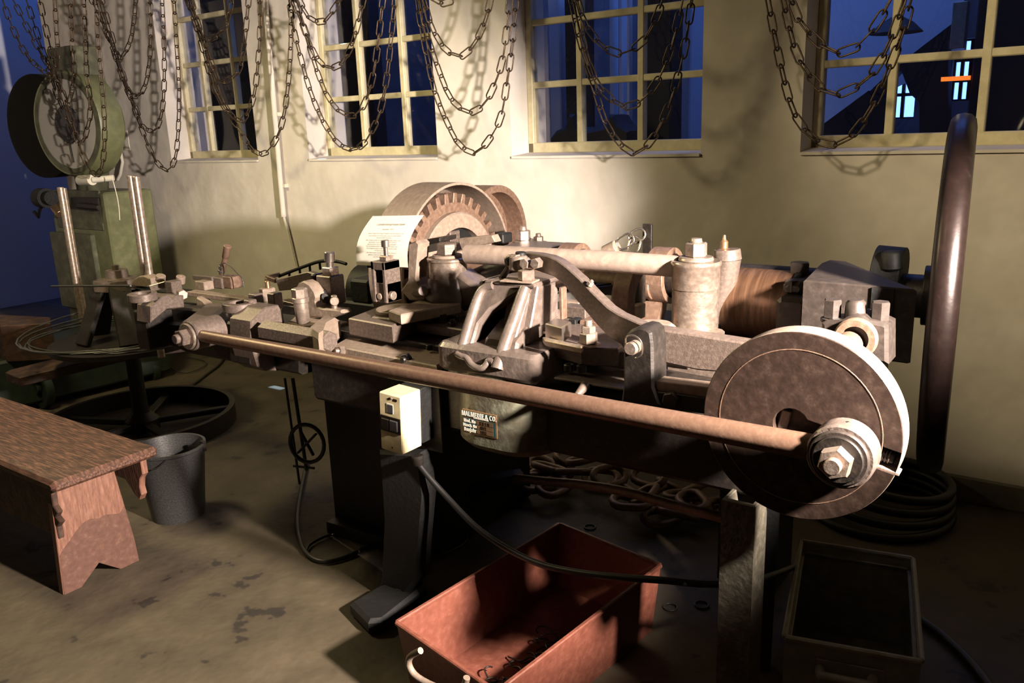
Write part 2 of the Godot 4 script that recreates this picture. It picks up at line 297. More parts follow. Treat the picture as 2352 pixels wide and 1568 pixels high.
func bed(t: Node3D) -> void:
	# plates and blocks on the working table, left to right
	var p := part("table_plate", mb().py([Vector2(-2.0558, -1.8388), Vector2(-1.9817, -1.8391), Vector2(-1.5827, -1.8178), Vector2(-1.6528, -2.0609), Vector2(-2.0936, -2.1677), Vector2(-2.1868, -2.1768)], 0.87, 0.035, 0.004), M.dusty, t)
	part("bolt", mb().bolt(Vector3(-2.01, 0.8561, -1.845), Vector3(-0.3, 0.2, 1), 0.017, 0.02, 0.014), M.steel, p)
	part("clamp_block", mb().ab(Vector3(-1.853, 0.8671, -1.845), Vector3(-1.6406, 0.8243, -1.925), 0.004), M.iron, t)
	part("bolt", mb().bolt(Vector3(-1.7213, 0.8697, -1.845), Vector3.BACK, 0.018, 0.018, 0.012), M.dark, t)
	part("bolt", mb().cyl(Vector3(-1.7075, 0.878, -1.93), Vector3(-1.7062, 0.8955, -1.93), 0.011), M.black, t)
	part("bed_block", mb().py([Vector2(-2.0534, -1.9176), Vector2(-1.8342, -1.8987), Vector2(-1.8954, -2.1651), Vector2(-2.1162, -2.2118)], 0.95, 0.06, 0.004), M.iron, t)
	part("bed_block", mb().py([Vector2(-1.9782, -1.9524), Vector2(-1.8696, -1.9622), Vector2(-1.9279, -2.0919), Vector2(-2.0369, -2.0711)], 0.955, 0.07, 0.004), M.iron, t)
	part("round_cover", mb().cyl(Vector3(-1.9462, 0.955, -2.0517), Vector3(-1.9462, 0.955, -2.0517) + Vector3(0, 0.014, 0), 0.078, 0.078, 32), M.dusty, t)
	part("swivel_arm", mb().py([Vector2(-1.8981, -1.9537), Vector2(-1.8138, -1.9213), Vector2(-1.7431, -2.1445), Vector2(-1.8262, -2.229), Vector2(-1.9246, -2.2265)], 0.985, 0.035, 0.004), M.dusty, t)
	var q := part("bed_plate", mb().py([Vector2(-1.8566, -2.0385), Vector2(-1.6313, -2.0266), Vector2(-1.6884, -2.2718), Vector2(-1.9441, -2.2694)], 0.93, 0.035, 0.004), M.iron, t)
	for v in [Vector3(-1.8245, 0.93, -2.0689), Vector3(-1.7405, 0.93, -2.1108), Vector3(-1.7089, 0.93, -2.0555)]: part("nut", mb().bolt(v, Vector3.UP, 0.016, 0.014, 0.008), M.dark, q)
	part("stud", mb().bolt(Vector3(-1.7752, 0.93, -2.079), Vector3.UP, 0.018, 0.03, 0.02), M.dark, q)
	part("bed_core", mb().ab(Vector3(-2.2, 0.84, -2.75), Vector3(-0.55, 0.89, -1.95), 0.005), M.dark, t)
	# right of the tower
	var s := part("slide_block", mb().ab(Vector3(-1.1536, 0.9014, -1.8), Vector3(-0.8909, 0.8949, -1.93), 0.004), M.iron, t)
	for v in [Vector3(-1.1359, 0.908, -1.85), Vector3(-1.096, 0.9111, -1.85)]: part("socket_screw", mb().ring(v, v + Vector3(0, 0.02, 0), 0.014, 0.007), M.dark, s)
	part("oil_nipple", mb().cyl(Vector3(-1.0551, 0.893, -1.8), Vector3(-1.0461, 0.884, -1.74), 0.014, 0.008), M.iron, s)
	part("key_block", mb().ab(Vector3(-1.1832, 0.9495, -1.92), Vector3(-1.0954, 0.9079, -2.04), 0.003), M.iron, t)
	part("key_block", mb().ab(Vector3(-1.274, 0.9645, -1.93), Vector3(-1.1868, 0.9314, -2.05), 0.003), M.dusty, t)
	part("key_block", mb().ab(Vector3(-1.0809, 0.962, -1.91), Vector3(-0.9907, 0.9151, -2.05), 0.006), M.iron, t)
	part("filler_block", mb().ab(Vector3(-1.283, 0.9191, -1.93), Vector3(-1.1777, 0.8838, -2.03), 0.003), M.black, t)
	part("slide_plate", mb().py([Vector2(-1.2538, -1.9108), Vector2(-1.1043, -1.8636), Vector2(-1.0122, -1.9014), Vector2(-1.0258, -2.0847), Vector2(-1.2055, -2.1805), Vector2(-1.3257, -2.121)], 0.975, 0.05, 0.003), M.iron, t)
	part("tapered_gib", mb().py([Vector2(-1.2226, -1.8546), Vector2(-1.1949, -1.8251), Vector2(-1.0682, -1.8026), Vector2(-1.0744, -1.8246)], 0.995, 0.02, 0.004), M.steel, t)
	var n := part("stud_bolt", mb().bolt(Vector3(-1.0791, 0.985, -1.8599), Vector3.UP, 0.025, 0.03, 0.0, 0.032), M.steel, t)
	part("lock_nut", mb().bolt(Vector3(-1.0791, 0.985, -1.8599) + Vector3(0, 0.036, 0), Vector3.UP, 0.02, 0.018, 0.016, 0.0, 0.7), M.steel, n)
	part("white_block", mb().py([Vector2(-1.2202, -1.8658), Vector2(-1.152, -1.8424), Vector2(-1.1665, -1.9162), Vector2(-1.2266, -1.9349)], 1.03, 0.045, 0.003), M.shiny, t)
	part("round_pin", mb().cyl(Vector3(-1.3234, 0.9687, -1.98), Vector3(-1.2282, 0.9715, -1.98), 0.0075), M.shiny, t)
	part("guide_strip", mb().ab(Vector3(-1.3336, 1.0772, -2.12), Vector3(-1.3219, 0.9756, -2.15), 0.002), M.rust, t)
	part("guide_plate", mb().ab(Vector3(-1.4052, 0.9883, -2.25), Vector3(-1.3156, 0.9493, -2.35), 0.003), M.iron, t)
	part("guide_plate", mb().ab(Vector3(-1.4445, 0.9929, -2.3), Vector3(-1.369, 0.9777, -2.38), 0.003), M.dusty, t)
	part("guide_plate", mb().ab(Vector3(-1.2506, 0.987, -2.1), Vector3(-1.1468, 0.9448, -2.2), 0.003), M.rust, t)
	part("slot_insert", mb().ab(Vector3(-1.2814, 0.9887, -2.09), Vector3(-1.2574, 0.9614, -2.13), 0.002), M.black, t)
	for k in 3: part("slide_rail", mb().bar(Vector3(-1.62 + 0.07 * k, 1.0, -2.2 - 0.05 * k), Vector3(-1.40 + 0.07 * k, 1.02, -2.46 - 0.05 * k), 0.045, 0.03), M.dark, t)
	part("swarf_tray", mb().py([Vector2(-1.0259, -2.1289), Vector2(-0.8006, -2.0812), Vector2(-0.7719, -2.2399), Vector2(-1.0125, -2.299)], 0.86, 0.03, 0.003), M.rust, t)
	part("front_rail", mb().bar(Vector3(-0.8564, 0.9314, -1.79), Vector3(-0.6353, 0.9381, -1.79), 0.05, 0.03), M.dusty, t)
	part("front_rail", mb().bar(Vector3(-0.8513, 0.9034, -1.78), Vector3(-0.6307, 0.9099, -1.78), 0.05, 0.04), M.dark, t)
	part("bolt", mb().bolt(Vector3(-0.788, 0.913, -1.755), Vector3.BACK, 0.02, 0.02), M.dark, t)
	part("small_block", mb().ab(Vector3(-0.8956, 0.9421, -1.95), Vector3(-0.8338, 0.9267, -2), 0.003), M.dusty, t)


func casting(t: Node3D) -> void:
	# rounded vessel with the nameplate, and the arched tower above it
	var x0 := -1.568
	var x1 := -1.205
	var plan := []
	plan.append_array(arc2(Vector2(x0 + 0.15, -1.95), 0.15, 180, 90, 10))
	plan.append_array(arc2(Vector2(x1 - 0.13, -1.95), 0.13, 90, 0, 10, 0.15))
	plan.append_array([Vector2(x1, -2.3), Vector2(x0, -2.3)])
	# arcs bulge to the camera side: z grows towards it
	var c := part("gear_case", mb().py(plan, 0.90, 0.27, 0.022), M.castgreen, t, "rounded casting with worn green and brown paint")
	var block := []
	block.append_array(arc2(Vector2(x0 + 0.03, -1.825), 0.03, 180, 90, 4))
	block.append_array(arc2(Vector2(x1 - 0.03, -1.825), 0.03, 90, 0, 4))
	block.append_array([Vector2(x1, -2.25), Vector2(x0, -2.25)])
	part("tower_base", mb().py(block, 0.952, 0.085, 0.012), M.cast, t)
	nameplate(c)
	# arched tower
	var sl := slant(-1.83, 0.95, -0.62)
	var tower := part("tower_web", mb().prism([Vector2(-1.4849, -0.0277), Vector2(-1.4858, 0.0374), Vector2(-1.4864, 0.1117), Vector2(-1.4828, 0.1565), Vector2(-1.4715, 0.1798), Vector2(-1.4471, 0.1929), Vector2(-1.3145, 0.1956), Vector2(-1.3153, 0.1793), Vector2(-1.3443, 0.1755), Vector2(-1.3808, 0.1465), Vector2(-1.4275, 0.1134), Vector2(-1.4538, 0.0656), Vector2(-1.4532, 0.0006), Vector2(-1.455, -0.0212)], sl, 0.035, 0.006), M.cast, t)
	part("rib", mb().tube(spline([Vector3(-1.4815, 0.9164, -1.8042), Vector3(-1.4813, 0.9462, -1.8227), Vector3(-1.4815, 0.9925, -1.8513), Vector3(-1.4808, 1.0486, -1.8861), Vector3(-1.4762, 1.0843, -1.9083), Vector3(-1.4641, 1.1017, -1.9191), Vector3(-1.4384, 1.1095, -1.9239)], 4), 0.0185, 14, false, 0.012), M.cast, tower)
	part("rib", mb().tube(spline([Vector3(-1.3379, 0.8994, -1.7936), Vector3(-1.3373, 0.9282, -1.8115), Vector3(-1.3356, 0.9773, -1.8419), Vector3(-1.3306, 1.026, -1.8721), Vector3(-1.3276, 1.0727, -1.9011), Vector3(-1.3255, 1.1025, -1.9195), Vector3(-1.3245, 1.1117, -1.9253)], 4), 0.020, 14, false, 0.016), M.cast, tower)
	var xs := [-1.317, -1.4856]
	for k in 2: part("tower_side", mb().px([Vector2(-1.84, 0.945), Vector2(-1.945, 1.118), Vector2(-2.08, 1.118), Vector2(-2.08, 0.945)], xs[k] + [0.0, 0.0][k], 0.018, 0.004), M.cast, tower)
	part("cavity_back", mb().pz([Vector2(-1.6478, 0.7918), Vector2(-1.4795, 0.8078), Vector2(-1.3466, 1.0999), Vector2(-1.5432, 1.085)], -2.06, 0.02, 0.0), M.black, tower)  # black plate carries the shade inside the arch
	part("lip", mb().tube(spline([Vector3(-1.484, 0.9255, -1.7979), Vector3(-1.4658, 0.9207, -1.7949), Vector3(-1.4456, 0.9184, -1.7935), Vector3(-1.428, 0.9069, -1.7864), Vector3(-1.406, 0.8995, -1.7818), Vector3(-1.3844, 0.8998, -1.782), Vector3(-1.3727, 0.9089, -1.7876), Vector3(-1.3682, 0.9205, -1.7948), Vector3(-1.349, 0.9183, -1.7935)], 4), 0.010, 8), M.cast, tower)
	part("flange_web", mb().px([Vector2(-1.835, 0.94), Vector2(-1.845, 0.97), Vector2(-1.92, 1.01), Vector2(-2.08, 1.02), Vector2(-2.08, 0.94)], -1.30, 0.12, 0.008), M.cast, tower)
	part("tower_block", mb().px([Vector2(-1.9487, 1.1138), Vector2(-2.0326, 1.1085), Vector2(-2.0561, 1.0887), Vector2(-2.055, 1.0012), Vector2(-2.0037, 0.9932), Vector2(-1.9473, 0.992), Vector2(-1.9081, 0.9385), Vector2(-1.8866, 0.9565), Vector2(-1.9175, 1.0331)], -1.295, 0.10, 0.004), M.cast, t)
	part("tower_top", mb().py([Vector2(-1.472, -1.93), Vector2(-1.298, -1.93), Vector2(-1.298, -2.07), Vector2(-1.33, -2.12), Vector2(-1.44, -2.12), Vector2(-1.472, -2.07)], 1.122, 0.014, 0.005), M.cast, t)
	part("top_washer", mb().py([Vector2(-1.407, -1.9166), Vector2(-1.3007, -1.9263), Vector2(-1.3108, -1.9826), Vector2(-1.4173, -1.975)], 1.128, 0.006, 0.002), M.dusty, t)
	part("cap_nut", mb().bolt(Vector3(-1.3369, 1.128, -1.9512), Vector3.UP, 0.024, 0.03, 0.0, 0.0, 0.1), M.steel, t)


func nameplate(c: Node) -> void:
	var z := -1.799
	var p := part("nameplate", mb().ab(Vector3(-1.4761, 0.7587, -1.797), Vector3(-1.3507, 0.6856, -1.803), 0.001), M.brass, c, "brass maker's plate with raised lettering")
	var a := Vector3(-1.4761, 0.7587, -1.797)
	var d := Vector3(-1.3507, 0.6856, -1.797)
	var wd := d.x - a.x
	var ht := a.y - d.y
	part("plate_field", mb().ab(Vector3(a.x + wd * 0.04, a.y - ht * 0.06, z + 0.0018), Vector3(d.x - wd * 0.04, a.y - ht * 0.31, z + 0.0026), 0.0).ab(Vector3(a.x + wd * 0.04, a.y - ht * 0.36, z + 0.0018), Vector3(d.x - wd * 0.04, a.y - ht * 0.94, z + 0.0026), 0.0), M.teal, p)
	for k in 3:
		part("plate_strip", mb().ab(Vector3(a.x + wd * 0.42, a.y - ht * (0.38 + 0.19 * k), z + 0.0026), Vector3(d.x - wd * 0.10, a.y - ht * (0.54 + 0.19 * k), z + 0.0034), 0.0), M.brass, p)
	var rows := [["MALMEDIE & CO.", 0.5, 0.165, 0.0165, M.white], ["MASCHINENFABRIK", 0.56, 0.275, 0.006, M.white], ["Mod. No", 0.22, 0.46, 0.0115, M.white], ["Masch. No", 0.22, 0.65, 0.0105, M.white], ["Baujahr", 0.22, 0.84, 0.0125, M.white], ["K B 1 N", 0.66, 0.46, 0.011, M.window_dark], ["4511", 0.62, 0.65, 0.011, M.window_dark], ["1952", 0.62, 0.84, 0.011, M.window_dark]]
	for r in rows:
		lettering("lettering", r[0], r[3], Vector3(a.x + wd * r[1], a.y - ht * r[2], z + 0.0036), 0.78, r[4], p)


func lettering(called: String, text: String, size: float, at: Vector3, squeeze: float, m: Material, parent: Node) -> void:
	var f := SystemFont.new()
	f.font_names = PackedStringArray(["Droid Sans"])
	f.font_weight = 700
	var tm := TextMesh.new()
	tm.font = f
	tm.text = text
	tm.font_size = 32
	tm.pixel_size = size / 26.0
	tm.depth = 0.0008
	tm.curve_step = 2.0
	tm.material = m
	var o := MeshInstance3D.new()
	o.name = called
	o.mesh = tm
	origins[o] = origins[parent]
	parent.add_child(o, true)
	o.position = at - origins[parent]
	o.scale = Vector3(squeeze, 1, 1)


func linkage(t: Node3D) -> void:
	# the cranked strap from the tower to the clevis, and the bar behind the disc
	var s := part("cranked_strap", mb().prism([Vector2(-0.1674, 1.1947), Vector2(-0.0965, 1.1979), Vector2(-0.0331, 1.1967), Vector2(0.0075, 1.1897), Vector2(0.0508, 1.1747), Vector2(0.1078, 1.1486), Vector2(0.1664, 1.1155), Vector2(0.2248, 1.0861), Vector2(0.2677, 1.0742), Vector2(0.3176, 1.0674), Vector2(0.3969, 1.0562), Vector2(0.3973, 1.0193), Vector2(0.3011, 0.9749), Vector2(0.2742, 0.9955), Vector2(0.2293, 1.0061), Vector2(0.1832, 1.0291), Vector2(0.1099, 1.0757), Vector2(0.0295, 1.1263), Vector2(-0.0105, 1.1413), Vector2(-0.0731, 1.1465), Vector2(-0.1606, 1.1547)], Transform3D(Basis(Vector3(1, 0, 0.37).normalized(), Vector3.UP, Vector3(-0.37, 0, 1).normalized()), Vector3(-1.25, 0, -1.97)), 0.034, 0.003), M.iron, t)
	for v in [Vector3(-1.3432, 1.1754, -1.972), Vector3(-1.3053, 1.1777, -1.972)]: part("bolt", mb().bolt(v, Vector3.BACK, 0.0165, 0.024), M.steel, s)
	part("bolt", mb().bolt(Vector3(-1.1161, 1.1334, -1.93), Vector3(0.6, 0.8, 0), 0.01, 0.012, 0.006), M.steel, s)
	var k := part("clamp_eye", mb().cyl(Vector3(-1.3886, 1.1486, -1.985), Vector3(-1.3868, 1.1927, -1.985), 0.028, 0.028, 28, 0.004).pz([Vector2(-1.4265, 1.1856), Vector2(-1.415, 1.194), Vector2(-1.3806, 1.1959), Vector2(-1.3824, 1.1521), Vector2(-1.4028, 1.1508), Vector2(-1.4243, 1.1649)], -1.965, 0.03, 0.003), M.steel, t)
	part("eye_hole", mb().ring(Vector3(-1.4033, 1.1753, -1.965), Vector3(-1.4033, 1.1753, -1.965) + Vector3(0, 0, 0.003), 0.0125, 0.009).cyl(Vector3(-1.4026, 1.1755, -1.964), Vector3(-1.4026, 1.1755, -1.964) + Vector3(0, 0, 0.0014), 0.009, 0.009, 20, 0.0003), M.black, k)
	part("eye_leg", mb().bar(Vector3(-1.4162, 1.158, -1.98), Vector3(-1.4574, 1.114, -1.99), 0.02, 0.012), M.iron, k)
	part("eye_pin", mb().cyl(Vector3(-1.3881, 1.1854, -2), Vector3(-1.3875, 1.2009, -2), 0.016), M.black, k)
	part("lever_bar", mb().pz([Vector2(-0.891, 1.0587), Vector2(-0.8554, 1.0581), Vector2(-0.6245, 1.0491), Vector2(-0.6216, 0.9735), Vector2(-0.762, 0.9666), Vector2(-0.8784, 0.9755)], -1.835, 0.05, 0.004), M.iron, t)
	part("lever_hub", mb().cyl(Vector3(-0.9342, 1.0304, -1.95), Vector3(-0.9343, 1.0423, -1.95), 0.06, 0.05), M.dusty, t)
	var c := part("clevis", mb().pz([Vector2(-0.9184, 1.039), Vector2(-0.9112, 1.0584), Vector2(-0.8971, 1.072), Vector2(-0.8761, 1.0807), Vector2(-0.8565, 1.0796), Vector2(-0.8439, 1.0703), Vector2(-0.8392, 1.043), Vector2(-0.836, 0.9344), Vector2(-0.8161, 0.8911), Vector2(-0.926, 0.8727), Vector2(-0.9186, 0.9331)], -1.75, 0.08, 0.006), M.dark, t)
	var o := Vector3(-0.8841, 1.0321, -1.75)
	part("clevis_pin", mb().cyl(o - Vector3(0, 0, 0.01), o + Vector3(0, 0, 0.03), 0.0165), M.steel, c)
	part("split_ring", mb().tube(spline([o + Vector3(-0.018, -0.004, 0.012), o + Vector3(-0.016, 0.024, 0.02), o + Vector3(0.004, 0.032, 0.02), o + Vector3(0.024, 0.02, 0.02), o + Vector3(0.024, -0.012, 0.014), o + Vector3(0.006, -0.026, 0.012)], 5), 0.0022, 6), M.shiny, c)
	# crank disc: a round plate with a keyhole slot out to the rim
	var o2 := Vector2(-0.466, 0.929)
	var r := 0.204
	var out: Vector2 = ([Vector2(-0.2764, 0.8908)][0] - o2).normalized()
	var side := Vector2(-out.y, out.x)
	var a0 := rad_to_deg(out.angle())
	var poly := []
	var half := 0.0235
	var sw := rad_to_deg(asin(half / r))
	poly.append_array(arc2(o2, r, a0 + sw, a0 + 360 - sw, 72))
	poly.append(o2 + out * 0.075 - side * half)
	var hub := o2 - out * 0.012
	var hw2 := rad_to_deg(asin(half / 0.037))
	poly.append_array(arc2(hub, 0.037, a0 + 360 - hw2, a0 + hw2, 16))
	poly.append(o2 + out * 0.075 + side * half)
	var disc := part("crank_disc", mb().pz(poly, -1.66, 0.03, 0.0015), M.disc, t, "big round brown steel disc with a radial slot")
	part("disc_back", mb().cyl(Vector3(o2.x, o2.y, -1.72), Vector3(o2.x, o2.y, -1.689), r, r, 72), M.disc, disc)
	part("turned_groove", mb().ring(Vector3(o2.x, o2.y, -1.6605), Vector3(o2.x, o2.y, -1.6593), 0.1685, 0.1665, 72, 0.0003), M.rust, disc)
	part("lit_rim", mb().ring(Vector3(o2.x, o2.y, -1.7195), Vector3(o2.x, o2.y, -1.663), 0.2048, 0.2035, 96, 0.001), M.dusty, disc, "rim of the disc, paler for the light on it")  # paler ring puts the lamplight on the rim into its colour
	var e := o2 + out * 0.175
	part("slot_screw", mb().cyl(Vector3(e.x, e.y, -1.682) - Vector3(out.x, out.y, 0) * 0.055, Vector3(e.x, e.y, -1.682) + Vector3(out.x, out.y, 0) * 0.018, 0.013), M.dark, disc)
	for k2 in 7: part("screw_thread", mb().ring(Vector3(e.x, e.y, -1.682) + Vector3(out.x, out.y, 0) * (-0.03 + 0.006 * k2), Vector3(e.x, e.y, -1.682) + Vector3(out.x, out.y, 0) * (-0.027 + 0.006 * k2), 0.0148, 0.01, 20, 0.001), M.iron, disc)
	part("slot_liner", mb().box(Vector3(e.x, e.y, -1.678) - Vector3(side.x, side.y, 0) * 0.0225, Vector3(0.07, 0.006, 0.03), Basis(Vector3(out.x, out.y, 0), Vector3(side.x, side.y, 0), Vector3.BACK), 0.001), M.dusty, disc)
	part("slot_stop", mb().box(Vector3(hub.x, hub.y, -1.684) - Vector3(out.x, out.y, 0) * 0.02, Vector3(0.02, 0.045, 0.02), Basis(Vector3(out.x, out.y, 0), Vector3(side.x, side.y, 0), Vector3.BACK), 0.002), M.iron, disc)
	# crank pin and connecting rod
	var q := Vector3(-0.3619, 0.9076, -1.62)
	var rod := part("connecting_rod", mb().tube([Vector3(-2.4712, 0.9114, -1.61), q], 0.0205, 20, false, 0.0275), M.rod, t, "long round brown connecting rod")
	var ey := Vector3(0, 0, 1)
	part("rod_eye", mb().ring(q - ey * 0.028, q + ey * 0.028, 0.066, 0.02, 40, 0.004), M.cast, rod)
	part("oil_hole", mb().cyl(q + Vector3(0.004, 0.062, 0.0), q + Vector3(0.004, 0.0665, 0.0), 0.005), M.black, rod)
	var cp := part("crank_pin", mb().cyl(q - ey * 0.04, q + ey * 0.04, 0.045, 0.045, 32), M.dark, rod)
	part("collar", mb().ring(q + ey * 0.026, q + ey * 0.038, 0.057, 0.02, 40, 0.003), M.dim_iron, cp)
	part("collar", mb().ring(q + ey * 0.036, q + ey * 0.045, 0.048, 0.02, 40, 0.002), M.dark, cp)
	part("hex_nut", mb().hexa(q + ey * 0.044, ey, 0.033, 0.026, 0.35), M.steel, cp)
	part("bolt_end", mb().cyl(q + ey * 0.07, q + ey * 0.086, 0.0165), M.steel, cp)
	var l := Vector3(-2.4864, 0.9103, -1.6)
	part("rod_eye", mb().ring(l - ey * 0.11, l + ey * 0.01, 0.052, 0.02, 32, 0.004), M.iron, rod)
	var cl := part("crank_pin", mb().cyl(l - ey * 0.08, l + ey * 0.014, 0.045, 0.045, 28), M.dark, rod)
	part("collar", mb().ring(l + ey * 0.012, l + ey * 0.022, 0.046, 0.02, 32, 0.003), M.steel, cl)
	part("hex_nut", mb().hexa(l + ey * 0.02, ey, 0.03, 0.03, 0.2), M.iron, cl)
	part("bolt_end", mb().cyl(l + ey * 0.05, l + ey * 0.066, 0.016), M.iron, cl)


func posts(t: Node3D) -> void:
	# two stout posts joined by the round tie bar
	var a := Vector3(-0.922, 0, -2.2)
	var p := part("stout_post", mb().lathe(a, Vector3.UP, [Vector2(0, 0.89), Vector2(0.075, 0.89), Vector2(0.072, 0.93), Vector2(0.066, 0.97), Vector2(0.066, 1.093), Vector2(0.064, 1.095)], 40), M.polished, t)
	part("collar", mb().lathe(a, Vector3.UP, [Vector2(0.06, 1.096), Vector2(0.068, 1.096), Vector2(0.068, 1.158), Vector2(0.071, 1.162), Vector2(0.071, 1.170), Vector2(0.068, 1.174), Vector2(0, 1.174)], 40), M.polished, p)
	part("washer", mb().cyl(a + Vector3(0, 1.174, 0), a + Vector3(0, 1.185, 0), 0.05, 0.048, 32), M.steel, p)
	part("hex_nut", mb().bolt(a + Vector3(0, 1.185, 0), Vector3.UP, 0.031, 0.04, 0.012, 0.0, 0.15), M.steel, p)
	part("post_base", mb().py([Vector2(-0.9344, -2.0467), Vector2(-0.7834, -2.0287), Vector2(-0.8302, -2.1964), Vector2(-0.9883, -2.24)], 0.985, 0.12, 0.008), M.steel, t)
	var l := Vector3(-1.8373, 1.0545, -2.2)
	l.y = 0
	var p2 := part("stout_post", mb().lathe(l, Vector3.UP, [Vector2(0, 0.93), Vector2(0.078, 0.93), Vector2(0.085, 1.0), Vector2(0.072, 1.06), Vector2(0.07, 1.062)], 40), M.cast, t)
	part("post_bracket", mb().pz([Vector2(-1.777, 1.0862), Vector2(-1.6854, 1.0431), Vector2(-1.6696, 0.9917), Vector2(-1.7866, 0.9348), Vector2(-1.905, 0.9471), Vector2(-1.902, 0.987)], -2.17, 0.1, 0.015), M.cast, t)
	part("collar", mb().lathe(l, Vector3.UP, [Vector2(0.05, 1.062), Vector2(0.068, 1.062), Vector2(0.068, 1.118), Vector2(0.072, 1.121), Vector2(0.072, 1.128), Vector2(0.068, 1.131), Vector2(0, 1.131)], 40), M.polished, p2)
	part("washer", mb().cyl(l + Vector3(0, 1.131, 0), l + Vector3(0, 1.14, 0), 0.055, 0.052, 32), M.dusty, p2)
	part("hex_nut", mb().bolt(l + Vector3(0, 1.14, 0), Vector3.UP, 0.036, 0.04, 0.0, 0.0, 0.5), M.iron, p2)
	part("tie_bar", mb().tube([Vector3(-1.7447, 1.1468, -2.2), Vector3(-1.4357, 1.1513, -2.2), Vector3(-1.1999, 1.1544, -2.2), Vector3(-0.9732, 1.1529, -2.2)], 0.0335, 24, false, 0.0315), M.tie, t, "round tie bar between the two posts")
	part("lower_tie", mb().tube([Vector3(-1.8616, 1.0043, -2.3), Vector3(-1.7802, 1.0422, -2.3), Vector3(-1.6638, 1.0889, -2.3), Vector3(-1.6078, 1.115, -2.3)], 0.04, 14), M.dark, t)
	# smaller post behind, with a grease nipple
	var s := part("bearing_post", mb().tube([Vector3(-0.9117, 1.1502, -2.42), Vector3(-0.9208, 1.085, -2.42), Vector3(-0.9412, 1.015, -2.42), Vector3(-0.9653, 0.9571, -2.42)], 0.04, 20), M.iron, t)
	part("bearing_cap", mb().cyl(Vector3(-0.9129, 1.1434, -2.42), Vector3(-0.9153, 1.1766, -2.42), 0.043, 0.04), M.iron, s)
	part("grease_nipple", mb().lathe(Vector3(-0.9247, 1.1695, -2.42), Vector3.UP, [Vector2(0, 0), Vector2(0.022, 0), Vector2(0.022, 0.006), Vector2(0.012, 0.01), Vector2(0.012, 0.03), Vector2(0.006, 0.036), Vector2(0.004, 0.05), Vector2(0, 0.05)], 16), M.brass, s)
	# square tool posts on the left
	tool_post(t, Vector3(-1.9917, 1.1388, -1.98), Vector3(-1.9275, 0.9995, -1.98))
	var q := part("tool_block", mb().ab(Vector3(-2.3513, 1.0548, -2.05), Vector3(-2.2723, 0.9468, -2.12), 0.004), M.iron, t)
	part("set_screw", mb().cyl(Vector3(-2.3042, 1.0761, -2.08), Vector3(-2.2995, 1.112, -2.08), 0.014).cyl(Vector3(-2.3004, 1.1055, -2.08), Vector3(-2.2958, 1.1412, -2.08), 0.02), M.shiny, q)
	part("square_nut", mb().box(Vector3(-2.3003, 1.0698, -2.08), Vector3(0.045, 0.032, 0.045)), M.steel, q)
	part("socket", mb().cyl(Vector3(-2.3258, 0.9763, -2.06), Vector3(-2.3032, 0.9819, -2.04), 0.024).cyl(Vector3(-2.2988, 0.9806, -2.04), Vector3(-2.2819, 0.9848, -2.025), 0.013), M.dark, q)
	part("swing_bolt", mb().cyl(Vector3(-2.232, 0.9401, -2.02), Vector3(-2.2273, 0.9952, -2.02), 0.011).cyl(Vector3(-2.2385, 0.9731, -2.03), Vector3(-2.1947, 0.9813, -1.99), 0.016), M.steel, q)
	part("guard_plate", mb().pz([Vector2(-2.6708, 1.0034), Vector2(-2.4768, 1.0483), Vector2(-2.4213, 1.042), Vector2(-2.4282, 0.9907), Vector2(-2.6567, 0.9585)], -2.12, 0.03, 0.003), M.iron, t)
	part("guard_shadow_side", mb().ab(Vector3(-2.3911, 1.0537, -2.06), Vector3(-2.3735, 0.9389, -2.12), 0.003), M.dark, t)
	# bracket with the round eye beside the tool post
	part("pivot_bracket", mb().pz([Vector2(-1.9597, 1.1784), Vector2(-1.9244, 1.1907), Vector2(-1.9113, 1.1808), Vector2(-1.9357, 1.0572), Vector2(-1.9234, 1.0349), Vector2(-1.8919, 1.0266), Vector2(-1.8994, 0.9826), Vector2(-1.9734, 0.976), Vector2(-2.0122, 1.0075), Vector2(-1.9755, 1.0465)], -2.14, 0.06, 0.004), M.dusty, t)
	part("pivot_boss", mb().cyl(Vector3(-1.9581, 1.0021, -2.16), Vector3(-1.8692, 1.0262, -2.1), 0.018), M.iron, t)
	part("curved_guard", mb().pz([Vector2(-2.1077, 1.0848), Vector2(-2.0706, 1.1361), Vector2(-2.0037, 1.1748), Vector2(-1.9512, 1.1819), Vector2(-1.9524, 1.166), Vector2(-2.0054, 1.1523), Vector2(-2.0531, 1.0881), Vector2(-2.0651, 1.0215), Vector2(-2.1135, 1.0179)], -2.3, 0.1, 0.004), M.dark, t)


